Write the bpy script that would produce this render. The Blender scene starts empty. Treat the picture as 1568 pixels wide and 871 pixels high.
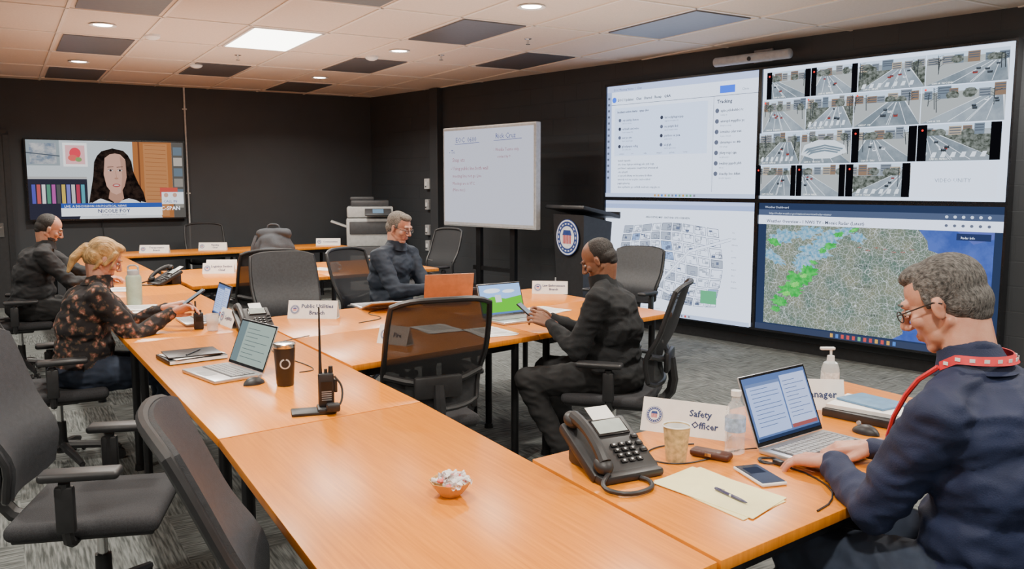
import bpy, bmesh, math, random
import numpy as np
from mathutils import Vector, Matrix, noise
random.seed(7)
V=Vector
COL=bpy.context.scene.collection

# ------------------------------------------------------------------ materials
def _nt(name):
    m=bpy.data.materials.new(name); m.use_nodes=True
    nt=m.node_tree; nt.nodes.clear()
    return m,nt,nt.nodes.new('ShaderNodeOutputMaterial')
def M(name,col,rough=.5,metal=0,var=.12,scale=25,bump=0,bscale=None,alpha=1,stretch=None,spec=.5):
    m,nt,out=_nt(name); N=nt.nodes; L=nt.links
    b=N.new('ShaderNodeBsdfPrincipled'); L.new(b.outputs[0],out.inputs[0])
    tc=N.new('ShaderNodeTexCoord'); mp=N.new('ShaderNodeMapping'); L.new(tc.outputs['Object'],mp.inputs[0])
    if stretch: mp.inputs['Scale'].default_value=stretch
    no=N.new('ShaderNodeTexNoise'); no.inputs['Scale'].default_value=scale; no.inputs['Detail'].default_value=4
    L.new(mp.outputs[0],no.inputs['Vector'])
    r=N.new('ShaderNodeValToRGB'); r.color_ramp.elements[0].position=.3; r.color_ramp.elements[1].position=.7
    r.color_ramp.elements[0].color=tuple(max(0,c*(1-var)) for c in col)+(1,)
    r.color_ramp.elements[1].color=tuple(min(1,c*(1+var)) for c in col)+(1,)
    L.new(no.outputs['Fac'],r.inputs[0]); L.new(r.outputs[0],b.inputs['Base Color'])
    b.inputs['Roughness'].default_value=rough; b.inputs['Metallic'].default_value=metal
    b.inputs['Specular IOR Level'].default_value=spec
    b.inputs['Alpha'].default_value=alpha
    if bump:
        n2=N.new('ShaderNodeTexNoise'); n2.inputs['Scale'].default_value=bscale or scale*3; n2.inputs['Detail'].default_value=3
        L.new(mp.outputs[0],n2.inputs['Vector'])
        bu=N.new('ShaderNodeBump'); bu.inputs['Strength'].default_value=bump; bu.inputs['Distance'].default_value=.01
        L.new(n2.outputs['Fac'],bu.inputs['Height']); L.new(bu.outputs[0],b.inputs['Normal'])
    return m
_em={}
def E(col,s=1.6):
    k=(tuple(round(c,3) for c in col),s)
    if k in _em: return _em[k]
    m,nt,out=_nt('screen_glow'); e=nt.nodes.new('ShaderNodeEmission'); e.inputs[0].default_value=tuple(col)+(1,); e.inputs[1].default_value=s
    nt.links.new(e.outputs[0],out.inputs[0]); _em[k]=m; return m
def Enoise(name,c1,c2,scale,s=1.6,kind='noise',lo=.4,hi=.6,detail=5,warp=.12):
    m,nt,out=_nt(name); N=nt.nodes; L=nt.links
    e=N.new('ShaderNodeEmission'); e.inputs[1].default_value=s; L.new(e.outputs[0],out.inputs[0])
    tc=N.new('ShaderNodeTexCoord')
    t=N.new('ShaderNodeTexNoise'); t.inputs['Scale'].default_value=scale; t.inputs['Detail'].default_value=detail; t.inputs['Roughness'].default_value=.65; o=t.outputs['Fac']
    L.new(tc.outputs['Object'],t.inputs['Vector'])
    r=N.new('ShaderNodeValToRGB'); r.color_ramp.elements[0].position=lo; r.color_ramp.elements[1].position=hi
    r.color_ramp.elements[0].color=tuple(c1)+(1,); r.color_ramp.elements[1].color=tuple(c2)+(1,)
    L.new(o,r.inputs[0]); L.new(r.outputs[0],e.inputs[0]); return m
def map_land_mat():
    m,nt,out=_nt('map_land'); N=nt.nodes; L=nt.links
    e=N.new('ShaderNodeEmission'); e.inputs[1].default_value=1.25; L.new(e.outputs[0],out.inputs[0])
    tc=N.new('ShaderNodeTexCoord')
    g=N.new('ShaderNodeTexNoise'); g.inputs['Scale'].default_value=5; g.inputs['Detail'].default_value=5; L.new(tc.outputs['Object'],g.inputs['Vector'])
    gr=N.new('ShaderNodeValToRGB'); q=gr.color_ramp.elements; q[0].position=.35; q[0].color=(.12,.19,.16,1); q[1].position=.65; q[1].color=(.24,.26,.19,1); L.new(g.outputs['Fac'],gr.inputs[0])
    cur=gr.outputs[0]
    for sc,wp,hi,fac in ((34,.035,.05,.6),(13,.09,.018,.95)):
        n=N.new('ShaderNodeTexNoise'); n.inputs['Scale'].default_value=sc*.5; n.inputs['Detail'].default_value=6; L.new(tc.outputs['Object'],n.inputs['Vector'])
        mx=N.new('ShaderNodeMixRGB'); mx.inputs[0].default_value=wp; L.new(tc.outputs['Object'],mx.inputs[1]); L.new(n.outputs['Color'],mx.inputs[2])
        t=N.new('ShaderNodeTexVoronoi'); t.feature='DISTANCE_TO_EDGE'; t.inputs['Scale'].default_value=sc; L.new(mx.outputs[0],t.inputs['Vector'])
        r=N.new('ShaderNodeValToRGB'); r.color_ramp.elements[0].position=0; r.color_ramp.elements[1].position=hi; r.color_ramp.elements[0].color=(fac,)*3+(1,); r.color_ramp.elements[1].color=(0,0,0,1); L.new(t.outputs['Distance'],r.inputs[0])
        x=N.new('ShaderNodeMixRGB'); L.new(r.outputs[0],x.inputs[0]); L.new(cur,x.inputs[1]); x.inputs[2].default_value=(.82,.90,.96,1); cur=x.outputs[0]
    L.new(cur,e.inputs[0]); return m
def wood_mat():
    m,nt,out=_nt('cherry_laminate'); N=nt.nodes; L=nt.links
    b=N.new('ShaderNodeBsdfPrincipled'); L.new(b.outputs[0],out.inputs[0])
    tc=N.new('ShaderNodeTexCoord'); mp=N.new('ShaderNodeMapping'); L.new(tc.outputs['Object'],mp.inputs[0])
    mp.inputs['Rotation'].default_value=(0,0,math.radians(-32)); 
    mp2=N.new('ShaderNodeMapping'); mp2.inputs['Scale'].default_value=(60,2.2,1); L.new(mp.outputs[0],mp2.inputs[0])
    n=N.new('ShaderNodeTexNoise'); n.inputs['Scale'].default_value=1.5; n.inputs['Detail'].default_value=6; n.inputs['Roughness'].default_value=.6; L.new(mp2.outputs[0],n.inputs['Vector'])
    r=N.new('ShaderNodeValToRGB'); e=r.color_ramp.elements; e[0].position=.25; e[1].position=.75
    e[0].color=(.56,.155,.004,1); e[1].color=(.80,.265,.010,1); L.new(n.outputs['Fac'],r.inputs[0]); L.new(r.outputs[0],b.inputs['Base Color'])
    b.inputs['Roughness'].default_value=.30; b.inputs['Specular IOR Level'].default_value=.32
    return m
WOOD=wood_mat()
def carpet_mat():
    m,nt,out=_nt('carpet_tile'); N=nt.nodes; L=nt.links
    b=N.new('ShaderNodeBsdfPrincipled'); L.new(b.outputs[0],out.inputs[0]); b.inputs['Roughness'].default_value=.95; b.inputs['Specular IOR Level'].default_value=.1
    tc=N.new('ShaderNodeTexCoord'); mp=N.new('ShaderNodeMapping'); mp.inputs['Rotation'].default_value=(0,0,math.radians(-31)); L.new(tc.outputs['Object'],mp.inputs[0])
    ch=N.new('ShaderNodeTexChecker'); ch.inputs['Scale'].default_value=1.64; L.new(mp.outputs[0],ch.inputs['Vector'])
    ns=[]
    for sc in ((90,6,1),(6,90,1)):
        m2=N.new('ShaderNodeMapping'); m2.inputs['Scale'].default_value=sc; L.new(mp.outputs[0],m2.inputs[0])
        n=N.new('ShaderNodeTexNoise'); n.inputs['Scale'].default_value=1; n.inputs['Detail'].default_value=3; L.new(m2.outputs[0],n.inputs['Vector']); ns.append(n)
    mx=N.new('ShaderNodeMixRGB'); L.new(ch.outputs['Fac'],mx.inputs[0]); L.new(ns[0].outputs['Fac'],mx.inputs[1]); L.new(ns[1].outputs['Fac'],mx.inputs[2])
    r=N.new('ShaderNodeValToRGB'); e=r.color_ramp.elements; e[0].position=.36; e[1].position=.64; e[0].color=(.06,.065,.063,1); e[1].color=(.19,.20,.195,1)
    L.new(mx.outputs[0],r.inputs[0]); L.new(r.outputs[0],b.inputs['Base Color']); return m
def wall_mat(name,brick=False):
    m,nt,out=_nt(name); N=nt.nodes; L=nt.links
    b=N.new('ShaderNodeBsdfPrincipled'); L.new(b.outputs[0],out.inputs[0]); b.inputs['Roughness'].default_value=.6
    tc=N.new('ShaderNodeTexCoord')
    n=N.new('ShaderNodeTexNoise'); n.inputs['Scale'].default_value=3; L.new(tc.outputs['Object'],n.inputs['Vector'])
    r=N.new('ShaderNodeValToRGB'); r.color_ramp.elements[0].color=(.029,.032,.037,1); r.color_ramp.elements[1].color=(.040,.043,.049,1)
    L.new(n.outputs['Fac'],r.inputs[0]); L.new(r.outputs[0],b.inputs['Base Color'])
    if brick:
        br=N.new('ShaderNodeTexBrick'); br.inputs['Scale'].default_value=1; br.inputs['Brick Width'].default_value=.4; br.inputs['Row Height'].default_value=.2; br.inputs['Mortar Size'].default_value=.006
        br.inputs['Color1'].default_value=(1,1,1,1); br.inputs['Color2'].default_value=(1,1,1,1); br.inputs['Mortar'].default_value=(0,0,0,1)
        L.new(tc.outputs['UV'],br.inputs['Vector'])
        bu=N.new('ShaderNodeBump'); bu.inputs['Strength'].default_value=.9; bu.inputs['Distance'].default_value=.01; L.new(br.outputs['Color'],bu.inputs['Height']); L.new(bu.outputs[0],b.inputs['Normal'])
    return m
BLACK=M('black_plastic',(.018,.018,.02),.45,var=.2)
BLACKG=M('glossy_black',(.012,.012,.014),.2,var=.2)
BLKMETAL=M('black_metal',(.02,.02,.022),.35,metal=.5)
MESHF=M('chair_mesh_fabric',(.018,.019,.022),.8,var=.3,scale=300,alpha=.93)
SOLIDF=M('chair_upholstery',(.030,.032,.037),.5,var=.2,scale=60,bump=.2,bscale=400)
SEATF=M('seat_fabric',(.03,.03,.034),.9,var=.3,scale=200,bump=.3,bscale=500)
GREY=M('grey_plastic',(.35,.35,.36),.4)
LGREY=M('light_grey_plastic',(.6,.6,.6),.4)
SILVER=M('brushed_aluminium',(.62,.62,.64),.32,metal=.7,var=.05)
WHITE=M('white_plastic',(.8,.8,.8),.45,var=.04)
PAPER=M('paper',(.86,.86,.84),.8,var=.04)
CARD=M('name_card_stock',(.86,.84,.80),.7,var=.04)
CREAM=M('manila_paper',(.88,.80,.44),.8,var=.03)
INK=M('printed_ink',(.03,.05,.14),.7)
REDM=M('red_fabric',(.62,.02,.03),.6)
CHROME=M('chrome',(.7,.7,.7),.2,metal=1,var=.02)

# ------------------------------------------------------------------ builder
class B:
    def __init__(s,name): s.name=name; s.bm=bmesh.new(); s.mats=[]
    def mi(s,m):
        if m not in s.mats: s.mats.append(m)
        return s.mats.index(m)
    def _add(s,tmp,m,Mx=None):
        i=s.mi(m); vm={}
        for v in tmp.verts: vm[v]=s.bm.verts.new((Mx@v.co) if Mx else v.co)
        for f in tmp.faces:
            try: nf=s.bm.faces.new([vm[v] for v in f.verts]); nf.material_index=i
            except ValueError: pass
        tmp.free()
    def box(s,c,size,m,rot=None,bev=0,seg=2):
        t=bmesh.new(); bmesh.ops.create_cube(t,size=1)
        for v in t.verts: v.co=V((v.co.x*size[0],v.co.y*size[1],v.co.z*size[2]))
        if bev: bmesh.ops.bevel(t,geom=list(t.edges),offset=min(bev,min(size)*.49),segments=seg,profile=.5,affect='EDGES')
        Mx=Matrix.Translation(V(c))@(rot.to_4x4() if rot else Matrix.Identity(4)); s._add(t,m,Mx); return s
    def cyl(s,p0,p1,r0,r1,m,seg=20,caps=True):
        p0=V(p0);p1=V(p1); d=p1-p0; L=d.length
        if L<1e-7: return s
        t=bmesh.new(); bmesh.ops.create_cone(t,cap_ends=caps,segments=seg,radius1=max(r0,1e-5),radius2=max(r1,1e-5),depth=L)
        q=V((0,0,1)).rotation_difference(d); s._add(t,m,Matrix.Translation((p0+p1)/2)@q.to_matrix().to_4x4()); return s
    def ell(s,c,r,m,rot=None,u=20,v=12):
        t=bmesh.new(); bmesh.ops.create_uvsphere(t,u_segments=u,v_segments=v,radius=1)
        Mx=Matrix.Translation(V(c))@(rot.to_4x4() if rot else Matrix.Identity(4))@Matrix.Diagonal((r[0],r[1],r[2],1)); s._add(t,m,Mx); return s
    def tube(s,pts,r,m,seg=8,smooth=0):
        pts=[V(p) for p in pts]; n0=len(pts)
        for _ in range(smooth):
            q=[pts[0]]
            for a,b in zip(pts,pts[1:]): q+= [a*.75+b*.25,a*.25+b*.75]
            q.append(pts[-1]); pts=q
        if isinstance(r,(list,tuple)): rl=[float(x) for x in np.interp(np.linspace(0,n0-1,len(pts)),range(n0),r)]
        else: rl=[r]*len(pts)
        t=bmesh.new(); rings=[]; prev=None
        for i,p in enumerate(pts):
            d=(pts[min(i+1,len(pts)-1)]-pts[max(i-1,0)]).normalized()
            a=d.orthogonal().normalized() if prev is None else (prev-d*prev.dot(d)).normalized()
            prev=a; b=d.cross(a); rr=rl[i]
            rings.append([t.verts.new(p+a*math.cos(2*math.pi*k/seg)*rr+b*math.sin(2*math.pi*k/seg)*rr) for k in range(seg)])
        for A,Bq in zip(rings,rings[1:]):
            for k in range(seg): t.faces.new((A[k],A[(k+1)%seg],Bq[(k+1)%seg],Bq[k]))
        t.faces.new(rings[0][::-1]); t.faces.new(rings[-1]); s._add(t,m); return s
    def prism(s,pts,z0,z1,m,Mx=None,bev=0):
        t=bmesh.new(); a=[t.verts.new((x,y,z0)) for x,y in pts]; b=[t.verts.new((x,y,z1)) for x,y in pts]; n=len(pts)
        t.faces.new(a[::-1]); t.faces.new(b)
        for i in range(n): t.faces.new((a[i],a[(i+1)%n],b[(i+1)%n],b[i]))
        bmesh.ops.recalc_face_normals(t,faces=list(t.faces))
        if bev: bmesh.ops.bevel(t,geom=list(t.edges),offset=bev,segments=2,profile=.5,affect='EDGES')
        s._add(t,m,Mx); return s
    def lathe(s,prof,m,c=(0,0,0),seg=28):
        t=bmesh.new(); c=V(c); rings=[]
        for r,z in prof: rings.append([t.verts.new(c+V((math.cos(2*math.pi*k/seg)*max(r,1e-5),math.sin(2*math.pi*k/seg)*max(r,1e-5),z))) for k in range(seg)])
        for A,Bq in zip(rings,rings[1:]):
            for k in range(seg): t.faces.new((A[k],A[(k+1)%seg],Bq[(k+1)%seg],Bq[k]))
        s._add(t,m); return s
    def poly(s,pts,m,Mx=None):
        t=bmesh.new(); t.faces.new([t.verts.new(V(p)) for p in pts]); s._add(t,m,Mx); return s
    def grid(s,fn,nu,nv,m,thick=0):
        t=bmesh.new(); g=[[t.verts.new(V(fn(i/nu,j/nv))) for j in range(nv+1)] for i in range(nu+1)]
        for i in range(nu):
            for j in range(nv): t.faces.new((g[i][j],g[i+1][j],g[i+1][j+1],g[i][j+1]))
        bmesh.ops.recalc_face_normals(t,faces=list(t.faces))
        if thick: bmesh.ops.solidify(t,geom=list(t.faces),thickness=thick)
        s._add(t,m); return s
    def text(s,txt,Mx,size,m,align='LEFT',bold=0):
        cu=bpy.data.curves.new('t','FONT'); cu.body=txt; cu.size=size; cu.align_x=align; cu.resolution_u=1; cu.offset=bold
        o=bpy.data.objects.new('t',cu); COL.objects.link(o)
        dg=bpy.context.evaluated_depsgraph_get(); me=bpy.data.meshes.new_from_object(o.evaluated_get(dg))
        t=bmesh.new(); t.from_mesh(me); s._add(t,m,Mx)
        bpy.data.objects.remove(o); bpy.data.curves.remove(cu); bpy.data.meshes.remove(me); return s
    def done(s,loc=(0,0,0),rz=0,parent=None,smooth=True,ang=35,recalc=False,mx=None):
        if recalc: bmesh.ops.recalc_face_normals(s.bm,faces=list(s.bm.faces))
        me=bpy.data.meshes.new(s.name); s.bm.to_mesh(me); s.bm.free()
        for m in s.mats: me.materials.append(m)
        if smooth:
            me.polygons.foreach_set('use_smooth',[True]*len(me.polygons))
            try: me.set_sharp_from_angle(angle=math.radians(ang))
            except Exception: pass
        o=bpy.data.objects.new(s.name,me); COL.objects.link(o)
        if mx is not None: o.matrix_world=mx
        else: o.location=loc; o.rotation_euler=(0,0,rz)
        if parent: o.parent=parent
        return o
def hd(f): return math.atan2(f[1],f[0])-math.pi/2   # rotation so local +y -> f
def Rx(a): return Matrix.Rotation(math.radians(a),3,'X')
def Ry(a): return Matrix.Rotation(math.radians(a),3,'Y')
def Rz(a): return Matrix.Rotation(math.radians(a),3,'Z')

# ------------------------------------------------------------------ room
CH=2.97
W0=V((1.64,9.31)); wd=V((-.668,.744)); CN=W0+wd*5.8
bd=V((-.866,-.5)); BL=CN+bd*8; RN=W0-wd*9.5
NL=V((-4.5,-3.5)); NR=V((5.0,-3.5))
poly=[CN,BL,NL,NR,RN]
names=['wall_back','wall_left','wall_near','wall_side','wall_right']
WM=wall_mat('dark_wall_paint'); WMB=wall_mat('painted_block',True)
for i,nm in enumerate(names):
    a=poly[i]; b=poly[(i+1)%5]; d=(b-a).normalized(); nrm=V((d.y,-d.x))
    cen=(poly[0]+poly[2]+poly[3])/3
    if nrm.dot(cen-a)>0: nrm=-nrm
    o_=nrm*.12
    w=B(nm)
    w.prism([(a.x,a.y),(b.x,b.y),(b.x+o_.x,b.y+o_.y),(a.x+o_.x,a.y+o_.y)],0,CH,WMB if nm=='wall_right' else WM)
    o=w.done(smooth=False)
    uv=o.data.uv_layers.new(name='UVMap')
    for lp in o.data.loops:
        c=o.data.vertices[lp.vertex_index].co; uv.data[lp.index].uv=((V((c.x,c.y))-a).dot(d),c.z)
    bb=B('baseboard_'+nm[5:]); bi=-nrm*.012
    bb.prism([(a.x,a.y),(b.x,b.y),(b.x+bi.x,b.y+bi.y),(a.x+bi.x,a.y+bi.y)],0,.1,BLACK); bb.done(smooth=False)
pp=[(p.x,p.y) for p in poly]
w=B('floor'); w.prism(pp,-.1,0,carpet_mat()); w.done(smooth=False)
TILE=M('ceiling_tile',(.67,.575,.495),.9,var=.05,scale=60,bump=.2,bscale=300)
w=B('ceiling'); w.prism(pp,CH,CH+.1,TILE); w.done(smooth=False)
Lx=V((-.515,.857)); Cx=V((.857,.515))
def CG(c,l,z=CH): q=Cx*c+Lx*l; return V((q.x,q.y,z))
GR=M('ceiling_grid_metal',(.76,.68,.60),.5,var=.03)
DARKV=M('dark_ceiling_panel',(.11,.11,.12),.35,var=.1)
def inside(q):
    n=len(poly); r=False
    for i in range(n):
        a=poly[i]; b=poly[(i+1)%n]
        if (a.y>q.y)!=(b.y>q.y) and q.x<(b.x-a.x)*(q.y-a.y)/(b.y-a.y)+a.x: r=not r
    return r
def clip(p,q,n=400):
    ks=[k for k in range(n+1) if inside(p.lerp(q,k/n))]
    return (p.lerp(q,ks[0]/n),p.lerp(q,ks[-1]/n)) if len(ks)>1 else None
w=B('ceiling_grid'); rotg=Matrix.Rotation(math.atan2(Cx.y,Cx.x),3,'Z')
for k in range(-14,16):
    r=clip(CG(.54+.7*k,-6).xy,CG(.54+.7*k,18).xy)
    if r: a,b=r; m_=(a+b)/2; w.box((m_.x,m_.y,CH-.004),(.026,(b-a).length,.01),GR,rotg)
for k in range(-10,10):
    r=clip(CG(-12,6.35+1.25*k).xy,CG(14,6.35+1.25*k).xy)
    if r: a,b=r; m_=(a+b)/2; w.box((m_.x,m_.y,CH-.004),((b-a).length,.026,.01),GR,rotg)
w.done(smooth=False)
LITP=E((1,.97,.88),9)
pan=B('ceiling_vent_panels')
for i in range(-4,6):
    for j in range(-4,7):
        if (i+j)%2: continue
        c=.54+1.4*i; l=6.35+1.25*(j)
        q=CG(c+.35,l+.62)
        if not all(inside(CG(c+a,l+b_).xy) for a in(0,.7) for b_ in (0,1.25)): continue
        if i==1 and j==1:
            lp=B('ceiling_light_panel'); lp.box((q.x,q.y,CH-.008),(.6,1.15,.012),LITP,rotg)
            for sx in(-.31,.31): lp.box(q+V((Cx.x*sx,Cx.y*sx,-.006)),(.02,1.19,.02),WHITE,rotg)
            for sy in(-.585,.585): lp.box(q+V((Lx.x*sy,Lx.y*sy,-.006)),(.64,.02,.02),WHITE,rotg)
            lp.done(smooth=False)
        else: pan.box((q.x,q.y,CH-.006),(.60,1.13,.01),DARKV,rotg)
pan.done(smooth=False)
DLM=E((1,.95,.85),30)
for c in (-1.95,.85,3.6,6.4):
    for l in (10.76,8.23,5.7,3.2,.7,-1.8):
        q=CG(c,l)
        if not inside(q.xy) or (c==6.4 and l>4): continue
        d=B('recessed_downlight'); d.lathe([(.075,0),(.105,-.004),(.11,-.012),(.1,-.014),(.078,-.006)],WHITE,(0,0,0)); d.cyl((0,0,-.003),(0,0,-.006),.076,.076,DLM)
        d.done(loc=(q.x,q.y,CH))
        la=bpy.data.lights.new('downlight_lamp','AREA'); la.shape='DISK'; la.size=.20; la.energy=53; la.color=(1,.945,.84); la.spread=math.radians(150)
        lo=bpy.data.objects.new('downlight_lamp',la); lo.location=(q.x,q.y,CH-.03); COL.objects.link(lo)
la=bpy.data.lights.new('panel_lamp','AREA'); la.shape='RECTANGLE'; la.size=.6; la.size_y=1.1; la.energy=75; la.color=(1,.96,.88)
lo=bpy.data.objects.new('panel_lamp',la); q=CG(1.94+.35,7.6+.62); lo.location=(q.x,q.y,CH-.04); lo.rotation_euler=(0,0,math.atan2(Cx.y,Cx.x)); COL.objects.link(lo)
for (x,y) in ((-2.6,8.3),(.3,6.0),(-.5,1.5),(2.2,3.2)):  # added fill lamps without fixtures, aimed upward to brighten the ceiling
    la=bpy.data.lights.new('ceiling_fill','AREA'); la.shape='SQUARE'; la.size=3; la.energy=34; la.color=(1,.89,.77)
    lo=bpy.data.objects.new('ceiling_fill',la); lo.location=(x,y,1.95); lo.rotation_euler=(math.pi,0,0); COL.objects.link(lo)
def sprink(c3):
    s=B('sprinkler_head'); s.lathe([(0,0),(.035,0),(.035,-.006),(.012,-.012),(.012,-.05),(.022,-.052),(.022,-.056),(0,-.058)],CHROME); s.done(loc=c3)
for p in ((-3.9,6.5),(-.75,9.2),(.15,8.2),(-2.9,9.2)): sprink((p[0],p[1],CH))
for p in ((-3.3,8.0),(-1.5,9.3),(-3.6,9.9)):
    s=B('smoke_detector'); s.lathe([(.07,0),(.07,-.02),(.055,-.035),(.03,-.045),(0,-.047)],WHITE); s.done(loc=(p[0],p[1],CH))

RW=Matrix(((.668,0,-.744,0),(-.744,0,-.668,0),(0,1,0,0),(0,0,0,1)))
BWm=Matrix(((.866,0,.5,0),(.5,0,-.866,0),(0,1,0,0),(0,0,0,1)))
def rw(s,z,off=0):
    q=W0+wd*s; return Matrix.Translation((q.x-.744*off,q.y-.668*off,z))@RW
def bw(s,z,off=0):
    q=CN+bd*s; return Matrix.Translation((q.x+.5*off,q.y-.866*off,z))@BWm
d=B('door_1'); d.box((.5,1.12,.012),(1.0,2.24,.03),M('door_paint',(.03,.03,.032),.4)); 
for x in(-.03,1.03): d.box((x,1.13,.02),(.07,2.3,.05),BLACK)
d.box((.5,2.28,.02),(1.13,.07,.05),BLACK); d.box((.92,1.02,.035),(.05,.18,.02),CHROME); d.cyl((.92,1.05,.04),(.92,1.05,.09),.01,.01,CHROME); d.cyl((.92,1.05,.09),(.82,1.05,.09),.01,.01,CHROME)
d.done(mx=bw(6.02,0,.01),smooth=False)
def conduit(mx,h,m=GREY,r=.012,z0=0):
    c=B('wall_conduit'); c.cyl((0,z0,.02),(0,h,.02),r,r,m); 
    for z in (z0+.3,h*.5,h-.3): c.box((0,z,.01),(.06,.02,.02),m)
    return c.done(mx=mx)
conduit(bw(2.78,0),CH,LGREY,.013)
conduit(rw(4.17,0),CH,GREY,.014); 
c=B('wall_pilaster'); c.box((0,CH/2,.05),(.18,CH-.02,.1),WM,bev=.005); c.done(mx=rw(4.02,0),smooth=False)
for z,wd_,m in((1.62,.12,LGREY),(1.32,.09,GREY),(.72,.1,GREY),(.95,.1,GREY)):
    c=B('wall_switch_box'); c.box((0,0,.03),(wd_,.15,.06),m,bev=.006); c.box((0,0,.065),(wd_*.4,.06,.01),WHITE,bev=.002); c.cyl((-.02,-.04,.06),(-.02,-.04,.07),.008,.008,BLACK); c.done(mx=rw(4.25,z),smooth=False)
c=B('wall_outlet'); c.box((0,0,.008),(.08,.12,.016),WHITE,bev=.003); 
for zz in(-.03,.03): c.box((0,zz,.018),(.03,.03,.004),GREY)
c.done(mx=rw(1.6,.4),smooth=False)

# ------------------------------------------------------------------ screens
class Canvas:
    def __init__(s,bld,Mx,W,H,z0=.0): s.b=bld; s.M=Mx; s.W=W; s.H=H; s.z=z0; s.l=0
    def nz(s): s.l+=1; return s.z+s.l*.00012
    def _p(s,x,y): return (x*s.W,(1-y)*s.H)
    def poly(s,pts,m,z=None):
        z=z if z is not None else s.nz()
        s.b.poly([(s._p(x,y)[0],s._p(x,y)[1],z) for x,y in pts][::-1],m,s.M)
    def rect(s,x0,y0,x1,y1,m): s.poly([(x0,y0),(x1,y0),(x1,y1),(x0,y1)],m)
    def ell(s,cx,cy,rx,ry,m,n=28,a0=0,a1=360):
        s.poly([(cx+rx*math.cos(math.radians(a0+(a1-a0)*k/n)),cy+ry*math.sin(math.radians(a0+(a1-a0)*k/n))) for k in range(n)],m)
    def line(s,x0,y0,x1,y1,t,m,z=None):
        a=V(s._p(x0,y0)); b=V(s._p(x1,y1)); d=(b-a); 
        if d.length<1e-6: return
        d.normalize(); n=V((-d.y,d.x))*t/2; z=s.nz() if z is None else z
        s.b.poly([(q.x,q.y,z) for q in (a-n,b-n,b+n,a+n)],m,s.M)
    def box(s,x0,y0,x1,y1,t,m):
        s.line(x0,y0,x1,y0,t,m); z=s.z+s.l*.00012; s.line(x1,y0,x1,y1,t,m,z); s.line(x1,y1,x0,y1,t,m,z); s.line(x0,y1,x0,y0,t,m,z)
    def text(s,x,y,txt,size,m,align='LEFT',bold=0):
        q=s._p(x,y); s.b.text(txt,s.M@Matrix.Translation((q[0],q[1],s.nz())),size,m,align,bold)
def panel(name,W,H,bg,dep=.09,t=.02):
    b=B(name); b.box((W/2,H/2,-dep/2-.001),(W+t*2,H+t*2,dep),BLACKG)
    for x in(-t/2,W+t/2): b.box((x,H/2,.01),(t*.98,H+2*t,.024),BLACKG)
    for y in(-t/2,H+t/2): b.box((W/2,y,.01),(W,t*.98,.024),BLACKG)
    cv=Canvas(b,Matrix.Identity(4),W,H,.0002); cv.rect(0,0,1,1,bg); return b,cv
OFF=.12
WL=1.945; WR=2.18; PH=1.225
ST=2.0
wht=E((.70,.80,1.0),ST); tx=E((.06,.07,.11),1); tx2=E((.17,.20,.30),1); bluebtn=E((.03,.12,.8),ST); pale=E((.45,.56,.9),1.7); ltb=E((.36,.48,.85),1.5)
def words(n): return ' '.join(''.join(random.choice('abcdeghilmnoprstuy') for _ in range(random.randint(2,8))) for _ in range(n))
def taskbar(cv,col=None,y=.965):
    cv.rect(0,y,1,1,col or E((.55,.66,.9),1.5))
    for k in range(12):
        c=random.choice([(.1,.3,.9),(.9,.5,.1),(.2,.6,.3),(.8,.1,.1),(.3,.3,.4)])
        cv.rect(.36+k*.024,y+.008,.372+k*.024,.992,E(c,1))
# UL document
b,cv=panel('video_wall_display',WL,PH,wht)
cv.rect(0,0,1,.055,pale); cv.rect(0,.055,.035,.965,ltb); cv.text(.05,.045,'EOC Meeting Notes  |  Chat',.034,tx); cv.text(.08,.14,'EOC Updates   Chat   Shared   Recap   Q&A',.040,tx,bold=.001)
cv.rect(.77,.09,.86,.15,bluebtn); cv.text(.9,.14,'Close',.034,tx); cv.line(.035,.17,1,.17,.005,tx2); cv.line(.735,.17,.735,.95,.004,tx2)
cv.text(.755,.23,'Tracking',.050,tx,bold=.0015); cv.ell(.055,.125,.016,.025,bluebtn)
for k in range(7):
    y=.30+k*.085; cv.ell(.757,y-.01,.012,.019,tx2); cv.text(.778,y,words(3)[:16],.036,tx,bold=.0008); cv.text(.778,y+.032,words(2)[:14],.024,tx2)
cv.rect(.06,.20,.70,.63,E((.56,.68,.95),ST)); cv.text(.08,.245,'Incident action items   '+words(2),.034,tx,bold=.001)
for k in range(4):
    for j in range(2):
        x=.1+j*.30; y=.31+k*.078; cv.ell(x,y,.010,.016,tx if (k+j)%2 else tx2); cv.text(x+.02,y+.01,words(3)[:17],.034,tx,bold=.0006); cv.text(x+.02,y+.036,words(3)[:22],.022,tx2)
for k in range(8): cv.text(.09,.68+k*.034,words(7 if k%3 else 2)[:46],.030,tx2 if k%2 else tx,bold=.0005)
for k in range(6): cv.text(.10+k*.09,.618,words(1)[:6],.024,tx)
for k in range(14): cv.rect(.010,.1+k*.055,.026,.12+k*.055,tx2)
taskbar(cv,E((.50,.62,.92),1.6)); b.done(mx=rw(.71,1.47,OFF),smooth=False)
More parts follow.
